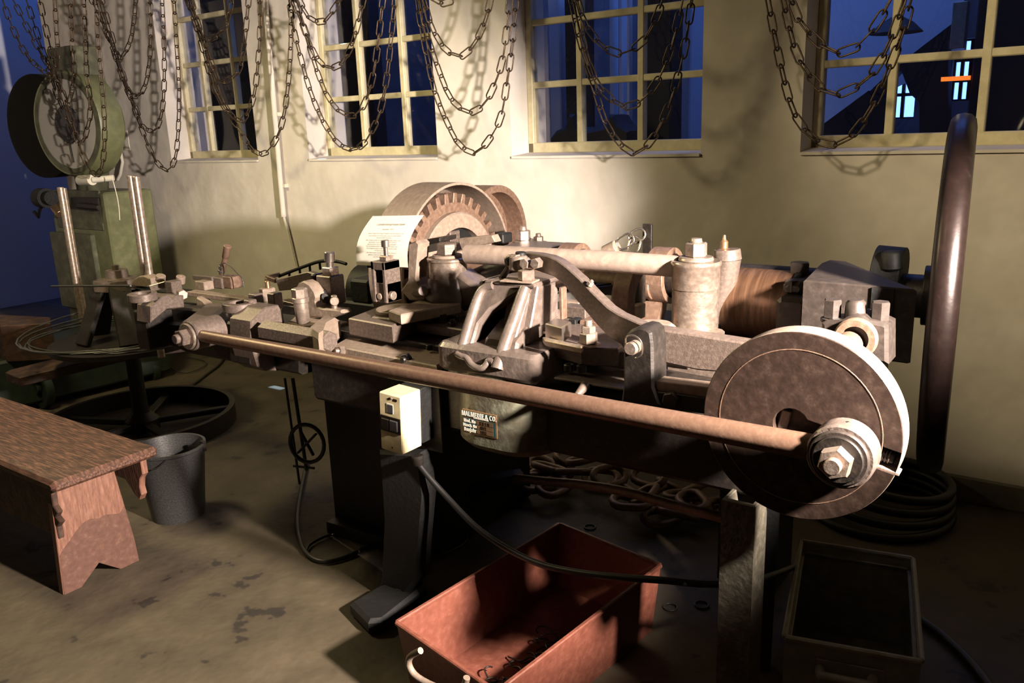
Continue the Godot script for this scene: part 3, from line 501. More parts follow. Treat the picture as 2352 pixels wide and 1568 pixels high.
func tool_post(t: Node3D, a: Vector3, c: Vector3) -> void:
	var z := a.z
	var w := c.x - a.x
	var h := a.y - c.y
	var d := 0.075
	var s := mb()
	s.ab(Vector3(a.x, c.y, z - d), Vector3(a.x + w * 0.22, a.y, z), 0.002)
	s.ab(Vector3(c.x - w * 0.2, c.y, z - d), Vector3(c.x, a.y, z), 0.002)
	s.ab(Vector3(a.x, a.y - h * 0.2, z - d), Vector3(c.x, a.y, z), 0.002)
	s.ab(Vector3(a.x, c.y, z - d), Vector3(c.x, a.y - h * 0.52, z - 0.006), 0.002)
	var o := part("tool_post", s, M.iron, t)
	part("window_back", mb().ab(Vector3(a.x + w * 0.2, a.y - h * 0.55, z - d + 0.01), Vector3(c.x - w * 0.2, a.y - h * 0.18, z - d + 0.014), 0.0), M.grey, o)
	part("dowel", mb().cyl(Vector3(a.x + w * 0.45, c.y + h * 0.15, z - 0.01), Vector3(a.x + w * 0.45, c.y + h * 0.15, z), 0.011), M.dusty, o)
	part("side_screw", mb().cyl(Vector3(c.x - 0.004, c.y + h * 0.17, z - d * 0.3), Vector3(c.x + 0.014, c.y + h * 0.17, z - d * 0.3), 0.015), M.steel, o)
	var m := Vector3(a.x + w * 0.62, a.y, z - d * 0.5)
	part("square_nut", mb().box(m + Vector3(0, 0.008, 0), Vector3(0.035, 0.018, 0.035)), M.steel, o)
	part("set_screw", mb().cyl(m, m + Vector3(0, 0.06, 0), 0.008).cyl(m + Vector3(0, 0.045, 0), m + Vector3(0, 0.07, 0), 0.014, 0.014, 16), M.shiny, o)


func left_heads(t: Node3D) -> void:
	# two cam heads on the cross beam at the left end
	var h := part("cam_head", mb().px([Vector2(-1.7549, 0.8677), Vector2(-1.7649, 0.9319), Vector2(-1.8221, 0.963), Vector2(-1.8491, 0.9652), Vector2(-1.8621, 0.9487), Vector2(-1.875, 0.9569), Vector2(-1.9132, 0.95), Vector2(-1.9097, 0.9004), Vector2(-1.8328, 0.9082)], -2.99, 0.10, 0.004), M.iron, t)
	part("cam_head_body", mb().ab(Vector3(-3.1162, 0.9069, -1.76), Vector3(-3.028, 0.7487, -1.88), 0.006), M.dark, h)
	part("ring_lug", mb().ring(Vector3(-3.0229, 0.955, -1.7556), Vector3(-3.0229, 0.955, -1.7556) + Vector3(0, 0.03, 0), 0.055, 0.035), M.iron, h)
	part("lug", mb().ab(Vector3(-3.1891, 0.932, -1.8), Vector3(-3.1546, 0.8954, -1.85), 0.003), M.dark, h)
	part("square_bolt", mb().box(Vector3(-3.1914, 0.9361, -2), Vector3(0.05, 0.09, 0.05)), M.iron, h)
	part("bolt", mb().bolt(Vector3(-3.0678, 0.9422, -1.95), Vector3(1, 0, 0.3), 0.022, 0.03), M.steel, h)
	part("stud", mb().cyl(Vector3(-3.2958, 0.9452, -2.1), Vector3(-3.2854, 0.9772, -2.1), 0.02).cyl(Vector3(-3.2913, 0.9651, -2.1), Vector3(-3.2878, 0.9809, -2.1), 0.009), M.dusty, h)
	part("stud", mb().cyl(Vector3(-3.5317, 0.9291, -2.15), Vector3(-3.5216, 0.9564, -2.15), 0.022), M.dusty, h)
	part("bar_tip", mb().bar(Vector3(-3.5358, 0.9026, -2.1), Vector3(-3.4857, 0.9183, -2.15), 0.03, 0.03), M.steel, h)
	part("half_disc", mb().pz([Vector2(-3.8774, 0.8711), Vector2(-3.8457, 0.9039), Vector2(-3.7947, 0.9249), Vector2(-3.7485, 0.9303), Vector2(-3.7072, 0.9184), Vector2(-3.6934, 0.8854), Vector2(-3.7256, 0.8743)], -2.2, 0.06, 0.004), M.dusty, h)
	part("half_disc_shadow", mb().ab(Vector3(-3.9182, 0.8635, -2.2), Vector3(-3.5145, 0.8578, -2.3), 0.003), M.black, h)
	var g := part("cam_head", mb().px([Vector2(-1.7478, 0.8594), Vector2(-1.7586, 0.9381), Vector2(-1.8111, 0.968), Vector2(-1.8233, 0.975), Vector2(-1.8423, 0.9745), Vector2(-1.8847, 0.9727), Vector2(-1.9006, 0.944), Vector2(-1.905, 0.9012), Vector2(-1.8237, 0.9214), Vector2(-1.804, 0.8876), Vector2(-1.8134, 0.8441), Vector2(-1.8651, 0.824), Vector2(-1.929, 0.7575), Vector2(-1.928, 0.7176), Vector2(-1.7967, 0.7485), Vector2(-1.7658, 0.7726)], -2.37, 0.12, 0.004), M.iron, t)
	part("cam_head_body", mb().ab(Vector3(-2.5208, 0.9222, -1.76), Vector3(-2.3966, 0.7704, -1.88), 0.008), M.dark, g)
	part("ring_lug", mb().ring(Vector3(-2.5226, 0.95, -1.8288), Vector3(-2.5226, 0.95, -1.8288) + Vector3(0, 0.03, 0), 0.06, 0.036), M.iron, g)
	part("square_bolt", mb().box(Vector3(-2.4838, 0.9592, -1.85), Vector3(0.035, 0.06, 0.035)), M.iron, g)
	part("square_bolt", mb().box(Vector3(-2.5811, 0.9611, -1.95), Vector3(0.04, 0.05, 0.04)), M.iron, g)
	part("square_bolt", mb().box(Vector3(-2.4441, 0.9736, -1.93), Vector3(0.04, 0.06, 0.04)), M.iron, g)
	part("bolt", mb().bolt(Vector3(-2.5741, 0.9491, -2), Vector3.UP, 0.03, 0.05), M.dusty, g)
	part("nipple", mb().cyl(Vector3(-2.5678, 0.987, -2), Vector3(-2.569, 1.0257, -2), 0.009), M.brass, g)
	# the rocker arm behind the rod eye
	part("rocker_arm", mb().bar(Vector3(-2.6228, 0.8855, -1.7), Vector3(-2.8511, 0.8838, -1.97), 0.10, 0.075, 0.012), M.iron, t)
	part("cross_shaft", mb().bar(Vector3(-3.2035, 0.8537, -1.95), Vector3(-2.8351, 0.8679, -1.95), 0.07, 0.07, 0.01), M.dark, t)
	part("cross_shaft", mb().bar(Vector3(-2.5183, 0.8399, -1.9), Vector3(-2.2664, 0.8525, -1.9), 0.05, 0.05, 0.01), M.dark, t)
	part("curved_pawl", mb().pz([Vector2(-3.0402, 0.9226), Vector2(-3.0008, 0.9113), Vector2(-2.9805, 0.8948), Vector2(-2.9965, 0.8749), Vector2(-3.0286, 0.8644), Vector2(-3.05, 0.8772)], -2.0, 0.04, 0.005), M.dusty, t)
	part("flat_bar", mb().bar(Vector3(-3.1436, 0.9236, -2.05), Vector3(-2.539, 0.9256, -2.05), 0.05, 0.02), M.dusty, t)
	part("flat_bar", mb().bar(Vector3(-2.5621, 0.9301, -2.07), Vector3(-2.4506, 0.9197, -2.07), 0.04, 0.025), M.iron, t)
	part("bar_clip", mb().ab(Vector3(-3.1894, 0.9629, -2.1), Vector3(-3.1228, 0.924, -2.15), 0.003), M.dusty, t)
	# bracket with the inclined handle
	var k := part("handle_bracket", mb().ab(Vector3(-3.1397, 0.9756, -2.15), Vector3(-3.0696, 0.9272, -2.24), 0.003), M.iron, t)
	part("handle_bracket_side", mb().ab(Vector3(-3.0786, 0.9821, -2.16), Vector3(-3.0164, 0.9297, -2.22), 0.003), M.rust, k)
	part("handle_bar", mb().bar(Vector3(-3.2615, 0.9669, -2.15), Vector3(-3.1224, 0.9691, -2.15), 0.02, 0.02), M.iron, k)
	part("handle", mb().cyl(Vector3(-3.0913, 0.9873, -2.17), Vector3(-3.0457, 1.066, -2.17), 0.011, 0.013).cyl(Vector3(-3.0495, 1.062, -2.17), Vector3(-3.0212, 1.1159, -2.17), 0.0145, 0.017), M.rust, k)
	part("lashing_wire", mb().tube(spline([Vector3(-3.0767, 1.0143, -2.15), Vector3(-3.0553, 1.0307, -2.15), Vector3(-3.0288, 1.0437, -2.15), Vector3(-2.9897, 1.0312, -2.15), Vector3(-2.9508, 1.004, -2.15), Vector3(-2.9226, 0.9837, -2.15), Vector3(-2.9185, 0.9431, -2.15)], 4), 0.0022, 6).ring(Vector3(-3.0795, 1.0167, -2.17), Vector3(-3.0745, 1.0265, -2.17), 0.0155, 0.01).ring(Vector3(-3.0891, 0.9989, -2.17), Vector3(-3.0841, 1.0088, -2.17), 0.0155, 0.01), M.zinc, k)
	# hexagon slide bar with the bolt standing on it
	var s := part("hex_bar", mb().hexa(Vector3(-2.3274, 0.907, -1.78), Vector3(-2.0753, 0.9052, -1.78) - Vector3(-2.3274, 0.907, -1.78), 0.036, 0.33, 0.52), M.iron, t)
	part("slide_head", mb().py([Vector2(-2.1113, -1.7787), Vector2(-1.9886, -1.7212), Vector2(-2.0152, -1.7863), Vector2(-2.0951, -1.8718), Vector2(-2.1264, -1.9456), Vector2(-2.2168, -1.9476)], 0.94, 0.085, 0.014), M.dusty, s)
	part("tall_bolt", mb().cyl(Vector3(-2.2645, 0.9133, -1.9), Vector3(-2.2687, 0.9947, -1.9), 0.024, 0.026).cyl(Vector3(-2.2696, 0.9884, -1.9), Vector3(-2.2691, 1.0072, -1.9), 0.03, 0.03), M.steel, s)
	part("bolt_head", mb().hexa(Vector3(-2.2696, 1.004, -1.9), Vector3.UP, 0.028, 0.035, 0.4), M.steel, s)
	part("pivot_lever", mb().pz([Vector2(-2.4104, 1.0097), Vector2(-2.3929, 1.0306), Vector2(-2.3629, 1.041), Vector2(-2.3314, 1.0305), Vector2(-2.307, 1.005), Vector2(-2.3008, 0.9829), Vector2(-2.3073, 0.9694), Vector2(-2.3006, 0.9505), Vector2(-2.278, 0.9462), Vector2(-2.1783, 0.9492), Vector2(-2.1686, 0.9374), Vector2(-2.2229, 0.9144), Vector2(-2.3441, 0.9071), Vector2(-2.3579, 0.9436), Vector2(-2.3664, 0.9838)], -2.0, 0.05, 0.005), M.dusty, t)
	part("scale_plate", mb().ab(Vector3(-2.5273, 0.9324, -2.02), Vector3(-2.4502, 0.8991, -2.04), 0.002), M.dark, t)
	part("deck_plate", mb().py([Vector2(-2.3475, -1.8761), Vector2(-2.1684, -1.8786), Vector2(-2.1812, -2.0356), Vector2(-2.4781, -2.0699)], 0.90, 0.04, 0.003), M.dusty, t)
	# comb shaped rack and motor behind
	var r := part("rack_rail", mb().tube(spline([Vector3(-3.2464, 0.899, -2.6), Vector3(-3.0811, 0.9506, -2.6), Vector3(-2.9402, 0.9904, -2.6), Vector3(-2.8321, 0.997, -2.6), Vector3(-2.7681, 0.9889, -2.6)], 4), 0.008, 8), M.black, t)
	for v in [Vector3(-3.1664, 0.9217, -2.6), Vector3(-3.088, 0.946, -2.6), Vector3(-3.0148, 0.9673, -2.6), Vector3(-2.9437, 0.9861, -2.6)]: part("rack_peg", mb().cyl(v, v - Vector3(0, 0.035, 0), 0.006), M.black, r)
	part("rack_end", mb().bar(Vector3(-3.1443, 0.9244, -2.45), Vector3(-3.2451, 0.9078, -2.6), 0.015, 0.02).bar(Vector3(-3.1443, 0.9244, -2.45), Vector3(-3.0813, 0.9126, -2.45), 0.015, 0.02), M.rust, r)
	part("rack_post", mb().cyl(Vector3(-3.1446, 0.9223, -2.45), Vector3(-3.1445, 0.8666, -2.45), 0.011), M.rust, r)
	part("motor", mb().cyl(Vector3(-2.75, 0.87, -2.66), Vector3(-2.32, 0.87, -2.66), 0.115, 0.115, 28, 0.02), M.black, t)
	part("motor_stand", mb().ab(Vector3(-2.9, 0.6, -2.74), Vector3(-2.25, 0.85, -2.48), 0.01), M.black, t)
	part("belt_guard", mb().ab(Vector3(-2.4434, 0.9939, -2.3), Vector3(-2.3324, 0.8968, -2.6), 0.01), M.black, t)


func drive(t: Node3D) -> void:
	# main shaft along the wall side, with the toothed wheel under its guard
	var ax := Vector3(-2.05, 1.025, -2.51)
	var sh := part("main_shaft", mb().cyl(Vector3(-2.3, ax.y, ax.z), Vector3(-1.2, ax.y, ax.z), 0.045), M.rust, t)
	part("main_shaft", mb().cyl(Vector3(-1.2, 1.05, -2.56), Vector3(-0.33, 1.05, -2.56), 0.062), M.dark, t)
	var rg := 0.298
	var teeth := 34
	var poly := []
	for k in teeth:
		for q in [[-0.27, 0.262], [-0.17, 0.298], [0.17, 0.298], [0.27, 0.262]]:
			var an: float = TAU * (k + q[0]) / teeth
			poly.append(Vector2(ax.z + cos(an) * q[1], ax.y + sin(an) * q[1]))
	var g := part("toothed_wheel", mb().px(poly, ax.x - 0.01, 0.05, 0.002), M.rust, t, "rusty toothed wheel")
	part("gear_rim", mb().ring(Vector3(ax.x - 0.04, ax.y, ax.z), Vector3(ax.x + 0.02, ax.y, ax.z), 0.225, 0.165, 48, 0.006), M.dusty, g)
	part("gear_hub", mb().cyl(Vector3(ax.x - 0.03, ax.y, ax.z), Vector3(ax.x + 0.05, ax.y, ax.z), 0.11, 0.10, 40, 0.012), M.dusty, g)
	part("gear_recess_shade", mb().cyl(Vector3(ax.x - 0.03, ax.y, ax.z), Vector3(ax.x - 0.006, ax.y, ax.z), 0.165, 0.165, 40), M.black, g)  # black disc stands in for the shaded opening round the hub
	for k in 6:
		var an := TAU * k / 6.0 + 0.3
		part("gear_lug", mb().box(Vector3(ax.x + 0.0, ax.y + sin(an) * 0.135, ax.z + cos(an) * 0.135), Vector3(0.05, 0.05, 0.06)), M.iron, g)
	var arc := []
	arc.append_array(arc2(Vector2(ax.z, ax.y), 0.338, -25, 205, 56))
	arc.append_array(arc2(Vector2(ax.z, ax.y), 0.328, 205, -25, 56))
	var gd := part("gear_guard", mb().px(arc, ax.x + 0.02, 0.17, 0.001), M.dusty, t, "curved sheet metal guard over the toothed wheel")
	var back := arc2(Vector2(ax.z, ax.y), 0.33, -25, 205, 40)
	part("guard_back", mb().px(back, ax.x - 0.14, 0.006, 0.0), M.iron, gd)
	# pulley behind the guard and two smaller wheels along the shaft
	part("rear_pulley", mb().ring(Vector3(-2.28, 1.10, -2.95), Vector3(-2.16, 1.10, -2.95), 0.22, 0.19, 40).ring(Vector3(-2.26, 1.10, -2.95), Vector3(-2.25, 1.10, -2.95), 0.2, 0.04, 40), M.rust, t)
	for k in 2:
		var o: Vector3 = [Vector3(-1.5305, 1.0529, -2.56), Vector3(-1.1715, 1.0557, -2.56)][k]
		part("pulley", mb().ring(o - Vector3(0.05, 0, 0), o + Vector3(0.02, 0, 0), 0.095, 0.075, 36).ring(o - Vector3(0.02, 0, 0), o - Vector3(0.0, 0, 0), 0.08, 0.04, 36), M.rust, t)
	# wide band wheel seen below the tie bar
	part("band_wheel", mb().ring(Vector3(-1.1756, 0.9943, -2.42) - Vector3(0.06, 0, 0), Vector3(-1.1756, 0.9943, -2.42), 0.15, 0.1, 44), M.rust, t)
	part("cheek_plate", mb().ab(Vector3(-1.2447, 1.0864, -2.4), Vector3(-1.2002, 0.9813, -2.45), 0.003), M.dark, t)
	part("cheek_plate", mb().ab(Vector3(-1.2083, 0.9882, -2.36), Vector3(-1.18, 0.9405, -2.41), 0.003), M.dusty, t)
	part("bearing_cap", mb().py([Vector2(-1.9084, -2.658), Vector2(-1.7622, -2.6254), Vector2(-1.7925, -2.7811), Vector2(-1.9523, -2.8617)], 1.115, 0.06, 0.006), M.dusty, t)
	part("cap_nut", mb().bolt(Vector3(-1.8707, 1.115, -2.717), Vector3.UP, 0.03, 0.04, 0.016, 0.04), M.steel, t)
	part("cap_nut", mb().bolt(Vector3(-1.8043, 1.11, -2.7265), Vector3.UP, 0.02, 0.03, 0.012), M.iron, t)
	part("bearing_block", mb().ab(Vector3(-1.8453, 1.1275, -2.5), Vector3(-1.6224, 1.0848, -2.7), 0.01), M.iron, t)
	part("link_plate", mb().pz([Vector2(-1.919, 1.1711), Vector2(-1.7592, 1.1907), Vector2(-1.745, 1.1665), Vector2(-1.9014, 1.1287)], -2.36, 0.04, 0.004), M.dusty, t)
	part("link_end", mb().ab(Vector3(-1.7808, 1.1912, -2.4), Vector3(-1.7399, 1.1554, -2.46), 0.004), M.black, t)
	# hanging bar with a short chain and a weight sleeve
	var hb := part("upright_bar", mb().ab(Vector3(-1.3375, 1.208, -2.7), Vector3(-1.3023, 1.0748, -2.712), 0.001), M.dark, t)
	part("sleeve", mb().cyl(Vector3(-1.4631, 1.1045, -2.65), Vector3(-1.4129, 1.1293, -2.65), 0.026), M.dusty, hb)
	for v in [[Vector3(-1.4094, 1.1327, -2.65), Vector3(-1.3586, 1.1635, -2.66)], [Vector3(-1.3707, 1.1539, -2.67), Vector3(-1.3289, 1.1798, -2.69)], [Vector3(-1.3535, 1.1135, -2.65), Vector3(-1.3464, 1.1613, -2.67)]]:
		var d: Vector3 = (v[1] - v[0])
		part("hook_link", mb().tube(link_path(d.length() + 0.01, 0.022).map(func(q): return Basis(d.cross(Vector3.BACK).normalized(), d.cross(Vector3.BACK).cross(d).normalized(), d.normalized()) * q + (v[0] + v[1]) / 2.0), 0.004, 8, true), M.shiny, hb)
	# drum, bearings and the wedge shaped housing at the right end
	var dr := part("drum", mb().cyl(Vector3(-0.93, 1.0, -2.5), Vector3(-0.72, 1.0, -2.5), 0.108, 0.108, 44, 0.004), M.drum, t, "brown turned drum")
	part("drum_flange", mb().cyl(Vector3(-0.95, 1.0, -2.5), Vector3(-0.93, 1.0, -2.5), 0.115, 0.115, 44), M.black, dr)
	part("drum_flange", mb().cyl(Vector3(-0.72, 1.0, -2.5), Vector3(-0.70, 1.0, -2.5), 0.115, 0.115, 44), M.black, dr)
	var pb := part("bearing_block", mb().ab(Vector3(-0.7324, 1.0605, -2.33), Vector3(-0.6473, 0.9315, -2.55), 0.012), M.dim_iron, t)
	part("bearing_block_top", mb().ab(Vector3(-0.7313, 1.099, -2.38), Vector3(-0.6683, 1.0568, -2.52), 0.015), M.dim_iron, pb)
	part("bolt", mb().bolt(Vector3(-0.7095, 1.0651, -2.4), Vector3.UP, 0.022, 0.035), M.dim_iron, pb)
	part("bolt", mb().bolt(Vector3(-0.718, 1.092, -2.5), Vector3.UP, 0.03, 0.045), M.dim_iron, pb)
	var wd := part("wedge_housing", mb().py([Vector2(-0.624, -2.214), Vector2(-0.3456, -2.1944), Vector2(-0.5021, -2.4233), Vector2(-0.6002, -2.5653), Vector2(-0.654, -2.5793), Vector2(-0.6596, -2.5055)], 1.137, 0.19, 0.004), M.dim_iron, t, "wedge shaped steel housing with a flat sloping top")
	part("housing_strip", mb().ab(Vector3(-0.4489, 1.1341, -2.195), Vector3(-0.4349, 0.9768, -2.205), 0.0), M.black, wd)
	part("housing_strip", mb().ab(Vector3(-0.446, 1.1342, -2.196), Vector3(-0.3957, 0.9757, -2.206), 0.001), M.dark, wd)
	var pl := part("pillow_block", mb().pz([Vector2(-0.5045, 1.0874), Vector2(-0.4911, 1.095), Vector2(-0.4574, 1.0995), Vector2(-0.4483, 1.1076), Vector2(-0.4298, 1.1156), Vector2(-0.4108, 1.1124), Vector2(-0.3981, 1.1036), Vector2(-0.3704, 1.1014), Vector2(-0.3591, 1.0966), Vector2(-0.3526, 1.0063), Vector2(-0.4959, 1.006)], -1.95, 0.09, 0.008), M.dim_iron, t)
	part("pillow_boss", mb().cyl(Vector3(-0.4366, 1.0902, -1.99), Vector3(-0.4399, 1.1417, -1.99), 0.026, 0.022, 24, 0.006), M.dim_iron, pl)
	part("bolt", mb().bolt(Vector3(-0.4901, 1.0847, -1.99), Vector3.UP, 0.021, 0.045, 0.0, 0.026), M.dim_iron, pl)
	part("bolt", mb().bolt(Vector3(-0.3852, 1.0884, -1.99), Vector3.UP, 0.021, 0.045, 0.0, 0.026), M.dim_iron, pl)
	part("bush", mb().ring(Vector3(-0.4235, 1.062, -1.95), Vector3(-0.4235, 1.062, -1.95) + Vector3(0, 0, 0.02), 0.048, 0.03, 36, 0.004), M.rust, pl)
	part("disc_shaft", mb().cyl(Vector3(-0.4361, 1.0462, -2), Vector3(-0.4361, 1.0462, -2) + Vector3(0, 0, 0.1), 0.031), M.rust, t)
	part("disc_spindle", mb().cyl(Vector3(-0.466, 0.929, -1.95), Vector3(-0.466, 0.929, -1.715), 0.05), M.dark, t)
	part("spindle_bearing", mb().ab(Vector3(-0.58, 0.80, -1.96), Vector3(-0.36, 1.0, -1.83), 0.02), M.dark, t)
	part("coupling", mb().cyl(Vector3(-0.5182, 1.1107, -2.56), Vector3(-0.4417, 1.107, -2.56), 0.08, 0.08, 24), M.black, t)
	part("coupling_stud", mb().cyl(Vector3(-0.4618, 1.1302, -2.5), Vector3(-0.4657, 1.1843, -2.5), 0.03, 0.028, 20, 0.006), M.black, t)
	# big hand wheel, seen almost edge on
	var o := Vector3(-0.325, 1.055, -2.56)
	var yaw := Basis(Vector3.UP, 0.115)
	var ex := yaw * Vector3.RIGHT
	var w := part("hand_wheel", mb().lathe(o, ex, [Vector2(0.41, -0.03), Vector2(0.46, -0.034), Vector2(0.482, -0.03), Vector2(0.494, -0.018), Vector2(0.498, 0.0), Vector2(0.494, 0.018), Vector2(0.482, 0.03), Vector2(0.46, 0.034), Vector2(0.41, 0.03), Vector2(0.40, 0), Vector2(0.41, -0.03)], 72), M.wheel, t, "large dark iron hand wheel, seen almost edge on")
	part("hub", mb().cyl(o - ex * 0.06, o + ex * 0.03, 0.085), M.dark, w)
	for k in 4:
		var an := TAU * k / 4.0 + 0.4
		var d := yaw * Vector3(0, sin(an), cos(an))
		part("spoke", mb().tube([o + d * 0.07, o + d * 0.44], 0.026, 12, false, 0.018), M.dark, w)


func switch_box(t: Node3D) -> void:
	var z := -1.70
	var a := Vector3(-1.7291, 0.7979, -1.7)
	var c := Vector3(-1.6254, 0.615, -1.7)
	var m := (a + c) / 2.0
	var b := Basis(Vector3.BACK, -0.05)
	var w := 0.088
	var h := 0.186
	var o := m + Vector3(0.0, 0, -0.045)
	var box := part("switch_box", mb().box(o, Vector3(w, h, 0.09), b, 0.003), M.cream, t, "cream painted on and off switch box")
	var f := o + Vector3(0, 0, 0.045)
	part("back_box", mb().box(o + b * Vector3(0.004, 0.004, -0.07), Vector3(w * 0.96, h * 0.97, 0.05), b, 0.003), M.black, box)
	part("square_recess", mb().box(f + b * Vector3(0.0, 0.048, 0.0005), Vector3(0.026, 0.03, 0.001), b, 0.0), M.white, box)
	part("square_window", mb().box(f + b * Vector3(0.002, 0.047, 0.001), Vector3(0.021, 0.025, 0.001), b, 0.0), M.grey, box)
	part("switch_panel", mb().box(f + b * Vector3(-0.001, -0.003, 0.001), Vector3(0.084, 0.05, 0.004), b, 0.001), M.window_dark, box)
	for k in [-1, 1]:
		part("push_button", mb().box(f + b * Vector3(0.017 * k, -0.003, 0.005), Vector3(0.031, 0.034, 0.006), b, 0.003), [M.dark, M.grey][(k + 1) / 2], box)
	part("screw", mb().cyl(f + b * Vector3(0.006, 0.081, -0.002), f + b * Vector3(0.006, 0.081, 0.002), 0.0045), M.steel, box)
	part("pointer_mark", mb().prism([Vector2(-0.012, 0.077), Vector2(0.001, 0.077), Vector2(0.001, 0.084)], Transform3D(b, f + Vector3(0, 0, 0.0006)), 0.001), M.window_dark, box)
	part("screw", mb().cyl(f + b * Vector3(0.003, -0.078, -0.002), f + b * Vector3(0.003, -0.078, 0.001), 0.004), M.window_dark, box)
	for k in 3: part("tally_mark", mb().box(f + b * Vector3(0.018 + 0.005 * k, 0.079, 0.0005), Vector3(0.0025, 0.007, 0.001), b, 0.0), M.window_dark, box)
	part("mounting_plate", mb().box(o + Vector3(0.02, 0.0, -0.1), Vector3(0.12, 0.26, 0.012), Basis.IDENTITY, 0.002), M.dark, t)
	part("cable_gland", mb().cyl(Vector3(-1.6521, 0.5798, -1.78), Vector3(-1.6475, 0.5488, -1.78), 0.02, 0.016), M.dark, t)


static func link_path(length: float, half_width: float) -> Array:
	# the centre line of an oval link in the x-z plane, its long axis along z
	var a := []
	var s := length / 2.0 - half_width
	for i in 7:
		var t := PI * i / 6.0
		a.append(Vector3(cos(t) * half_width, 0, s + sin(t) * half_width))
	for i in 7:
		var t := PI + PI * i / 6.0
		a.append(Vector3(cos(t) * half_width, 0, -s + sin(t) * half_width))
	return a


func chains() -> void:
	link_mesh = mb().tube(link_path(LINK, HALF), WIRE, 6, true).mesh(M.chain)
	chain_loop("rusty chain loop hanging over the scale dial, ending at the dial's hub", [Vector3(-5.9644, 2.4852, -2.88), Vector3(-5.7719, 2.203, -2.88), Vector3(-5.6206, 2.0075, -2.88), Vector3(-5.5386, 1.858, -2.88), Vector3(-5.5006, 1.8079, -2.88), Vector3(-5.4325, 1.8686, -2.88), Vector3(-5.3488, 1.9976, -2.88), Vector3(-5.3141, 2.1875, -2.88), Vector3(-5.2637, 2.408, -2.88)], "chains hanging over the weighing scale")
	chain_loop("rusty chain loop hanging low across the right half of the scale dial", [Vector3(-5.8363, 2.4731, -2.9), Vector3(-5.7315, 2.1447, -2.9), Vector3(-5.6425, 1.8634, -2.9), Vector3(-5.5375, 1.6789, -2.9), Vector3(-5.4343, 1.5776, -2.9), Vector3(-5.3256, 1.6722, -2.9), Vector3(-5.2616, 1.7971, -2.9), Vector3(-5.2457, 1.9837, -2.9), Vector3(-5.2009, 2.179, -2.9), Vector3(-5.1534, 2.3977, -2.9)], "chains hanging over the weighing scale")
	chain_loop("rusty chain loop reaching the bottom right rim of the scale dial", [Vector3(-5.5942, 2.4425, -2.86), Vector3(-5.5336, 2.0486, -2.86), Vector3(-5.4457, 1.7251, -2.86), Vector3(-5.3822, 1.5208, -2.86), Vector3(-5.2961, 1.3895, -2.86), Vector3(-5.2053, 1.3812, -2.86), Vector3(-5.1218, 1.493, -2.86), Vector3(-5.0597, 1.6722, -2.86), Vector3(-5.0228, 1.9002, -2.86), Vector3(-4.9905, 2.1583, -2.86), Vector3(-4.9419, 2.3706, -2.86)], "chains hanging over the weighing scale")
	chain_loop("rusty chain hanging dark at the far left, left of the scale dial", [Vector3(-5.9337, 2.4741, -2.8), Vector3(-5.8737, 2.3103, -2.8), Vector3(-5.763, 2.1421, -2.8), Vector3(-5.6147, 2.0361, -2.8), Vector3(-5.4671, 1.9871, -2.8), Vector3(-5.3662, 2.0958, -2.8), Vector3(-5.3271, 2.2587, -2.8), Vector3(-5.2937, 2.4036, -2.8)], "chains hanging over the weighing scale")
	chain_loop("topmost chain loop left of the first window, ending at half the height of the others", [Vector3(-5.8713, 2.5212, -3.36), Vector3(-5.7614, 2.324, -3.36), Vector3(-5.6748, 2.1635, -3.36), Vector3(-5.6019, 2.1324, -3.36), Vector3(-5.4855, 2.2072, -3.36), Vector3(-5.4096, 2.3159, -3.36), Vector3(-5.3401, 2.4626, -3.36)], "chain loops left of the first window")
	chain_loop("second chain loop from the top left of the first window", [Vector3(-5.8568, 2.5216, -3.38), Vector3(-5.7406, 2.2297, -3.38), Vector3(-5.6883, 2.0624, -3.38), Vector3(-5.6012, 1.9012, -3.38), Vector3(-5.5239, 1.8684, -3.38), Vector3(-5.4163, 1.9169, -3.38), Vector3(-5.3247, 2.0542, -3.38), Vector3(-5.2543, 2.2541, -3.38), Vector3(-5.2102, 2.4503, -3.38)], "chain loops left of the first window")
	chain_loop("third chain loop from the top left of the first window", [Vector3(-5.8531, 2.5231, -3.4), Vector3(-5.7539, 2.189, -3.4), Vector3(-5.6736, 1.9404, -3.4), Vector3(-5.5838, 1.7871, -3.4), Vector3(-5.5332, 1.6709, -3.4), Vector3(-5.4313, 1.6327, -3.4), Vector3(-5.3379, 1.6734, -3.4), Vector3(-5.2434, 1.8319, -3.4), Vector3(-5.1631, 2.1255, -3.4), Vector3(-5.1118, 2.4413, -3.4)], "chain loops left of the first window")
	chain_loop("lowest chain loop left of the first window, its bottom below the sill", [Vector3(-5.8438, 2.524, -3.42), Vector3(-5.7506, 2.1465, -3.42), Vector3(-5.6629, 1.8612, -3.42), Vector3(-5.5818, 1.6513, -3.42), Vector3(-5.5007, 1.4829, -3.42), Vector3(-5.4122, 1.3896, -3.42), Vector3(-5.3226, 1.3714, -3.42), Vector3(-5.2288, 1.4443, -3.42), Vector3(-5.1523, 1.6244, -3.42), Vector3(-5.0855, 1.8743, -3.42), Vector3(-5.0407, 2.1975, -3.42), Vector3(-5.0151, 2.4326, -3.42)], "chain loops left of the first window")
	chain_loop("topmost of the chain loops before the first window", [Vector3(-4.788, 2.4018, -3.36), Vector3(-4.729, 2.2588, -3.36), Vector3(-4.6536, 2.1731, -3.36), Vector3(-4.5632, 2.1651, -3.36), Vector3(-4.4502, 2.2172, -3.36), Vector3(-4.3842, 2.299, -3.36), Vector3(-4.3572, 2.3543, -3.36)], "chain loops before the first window")
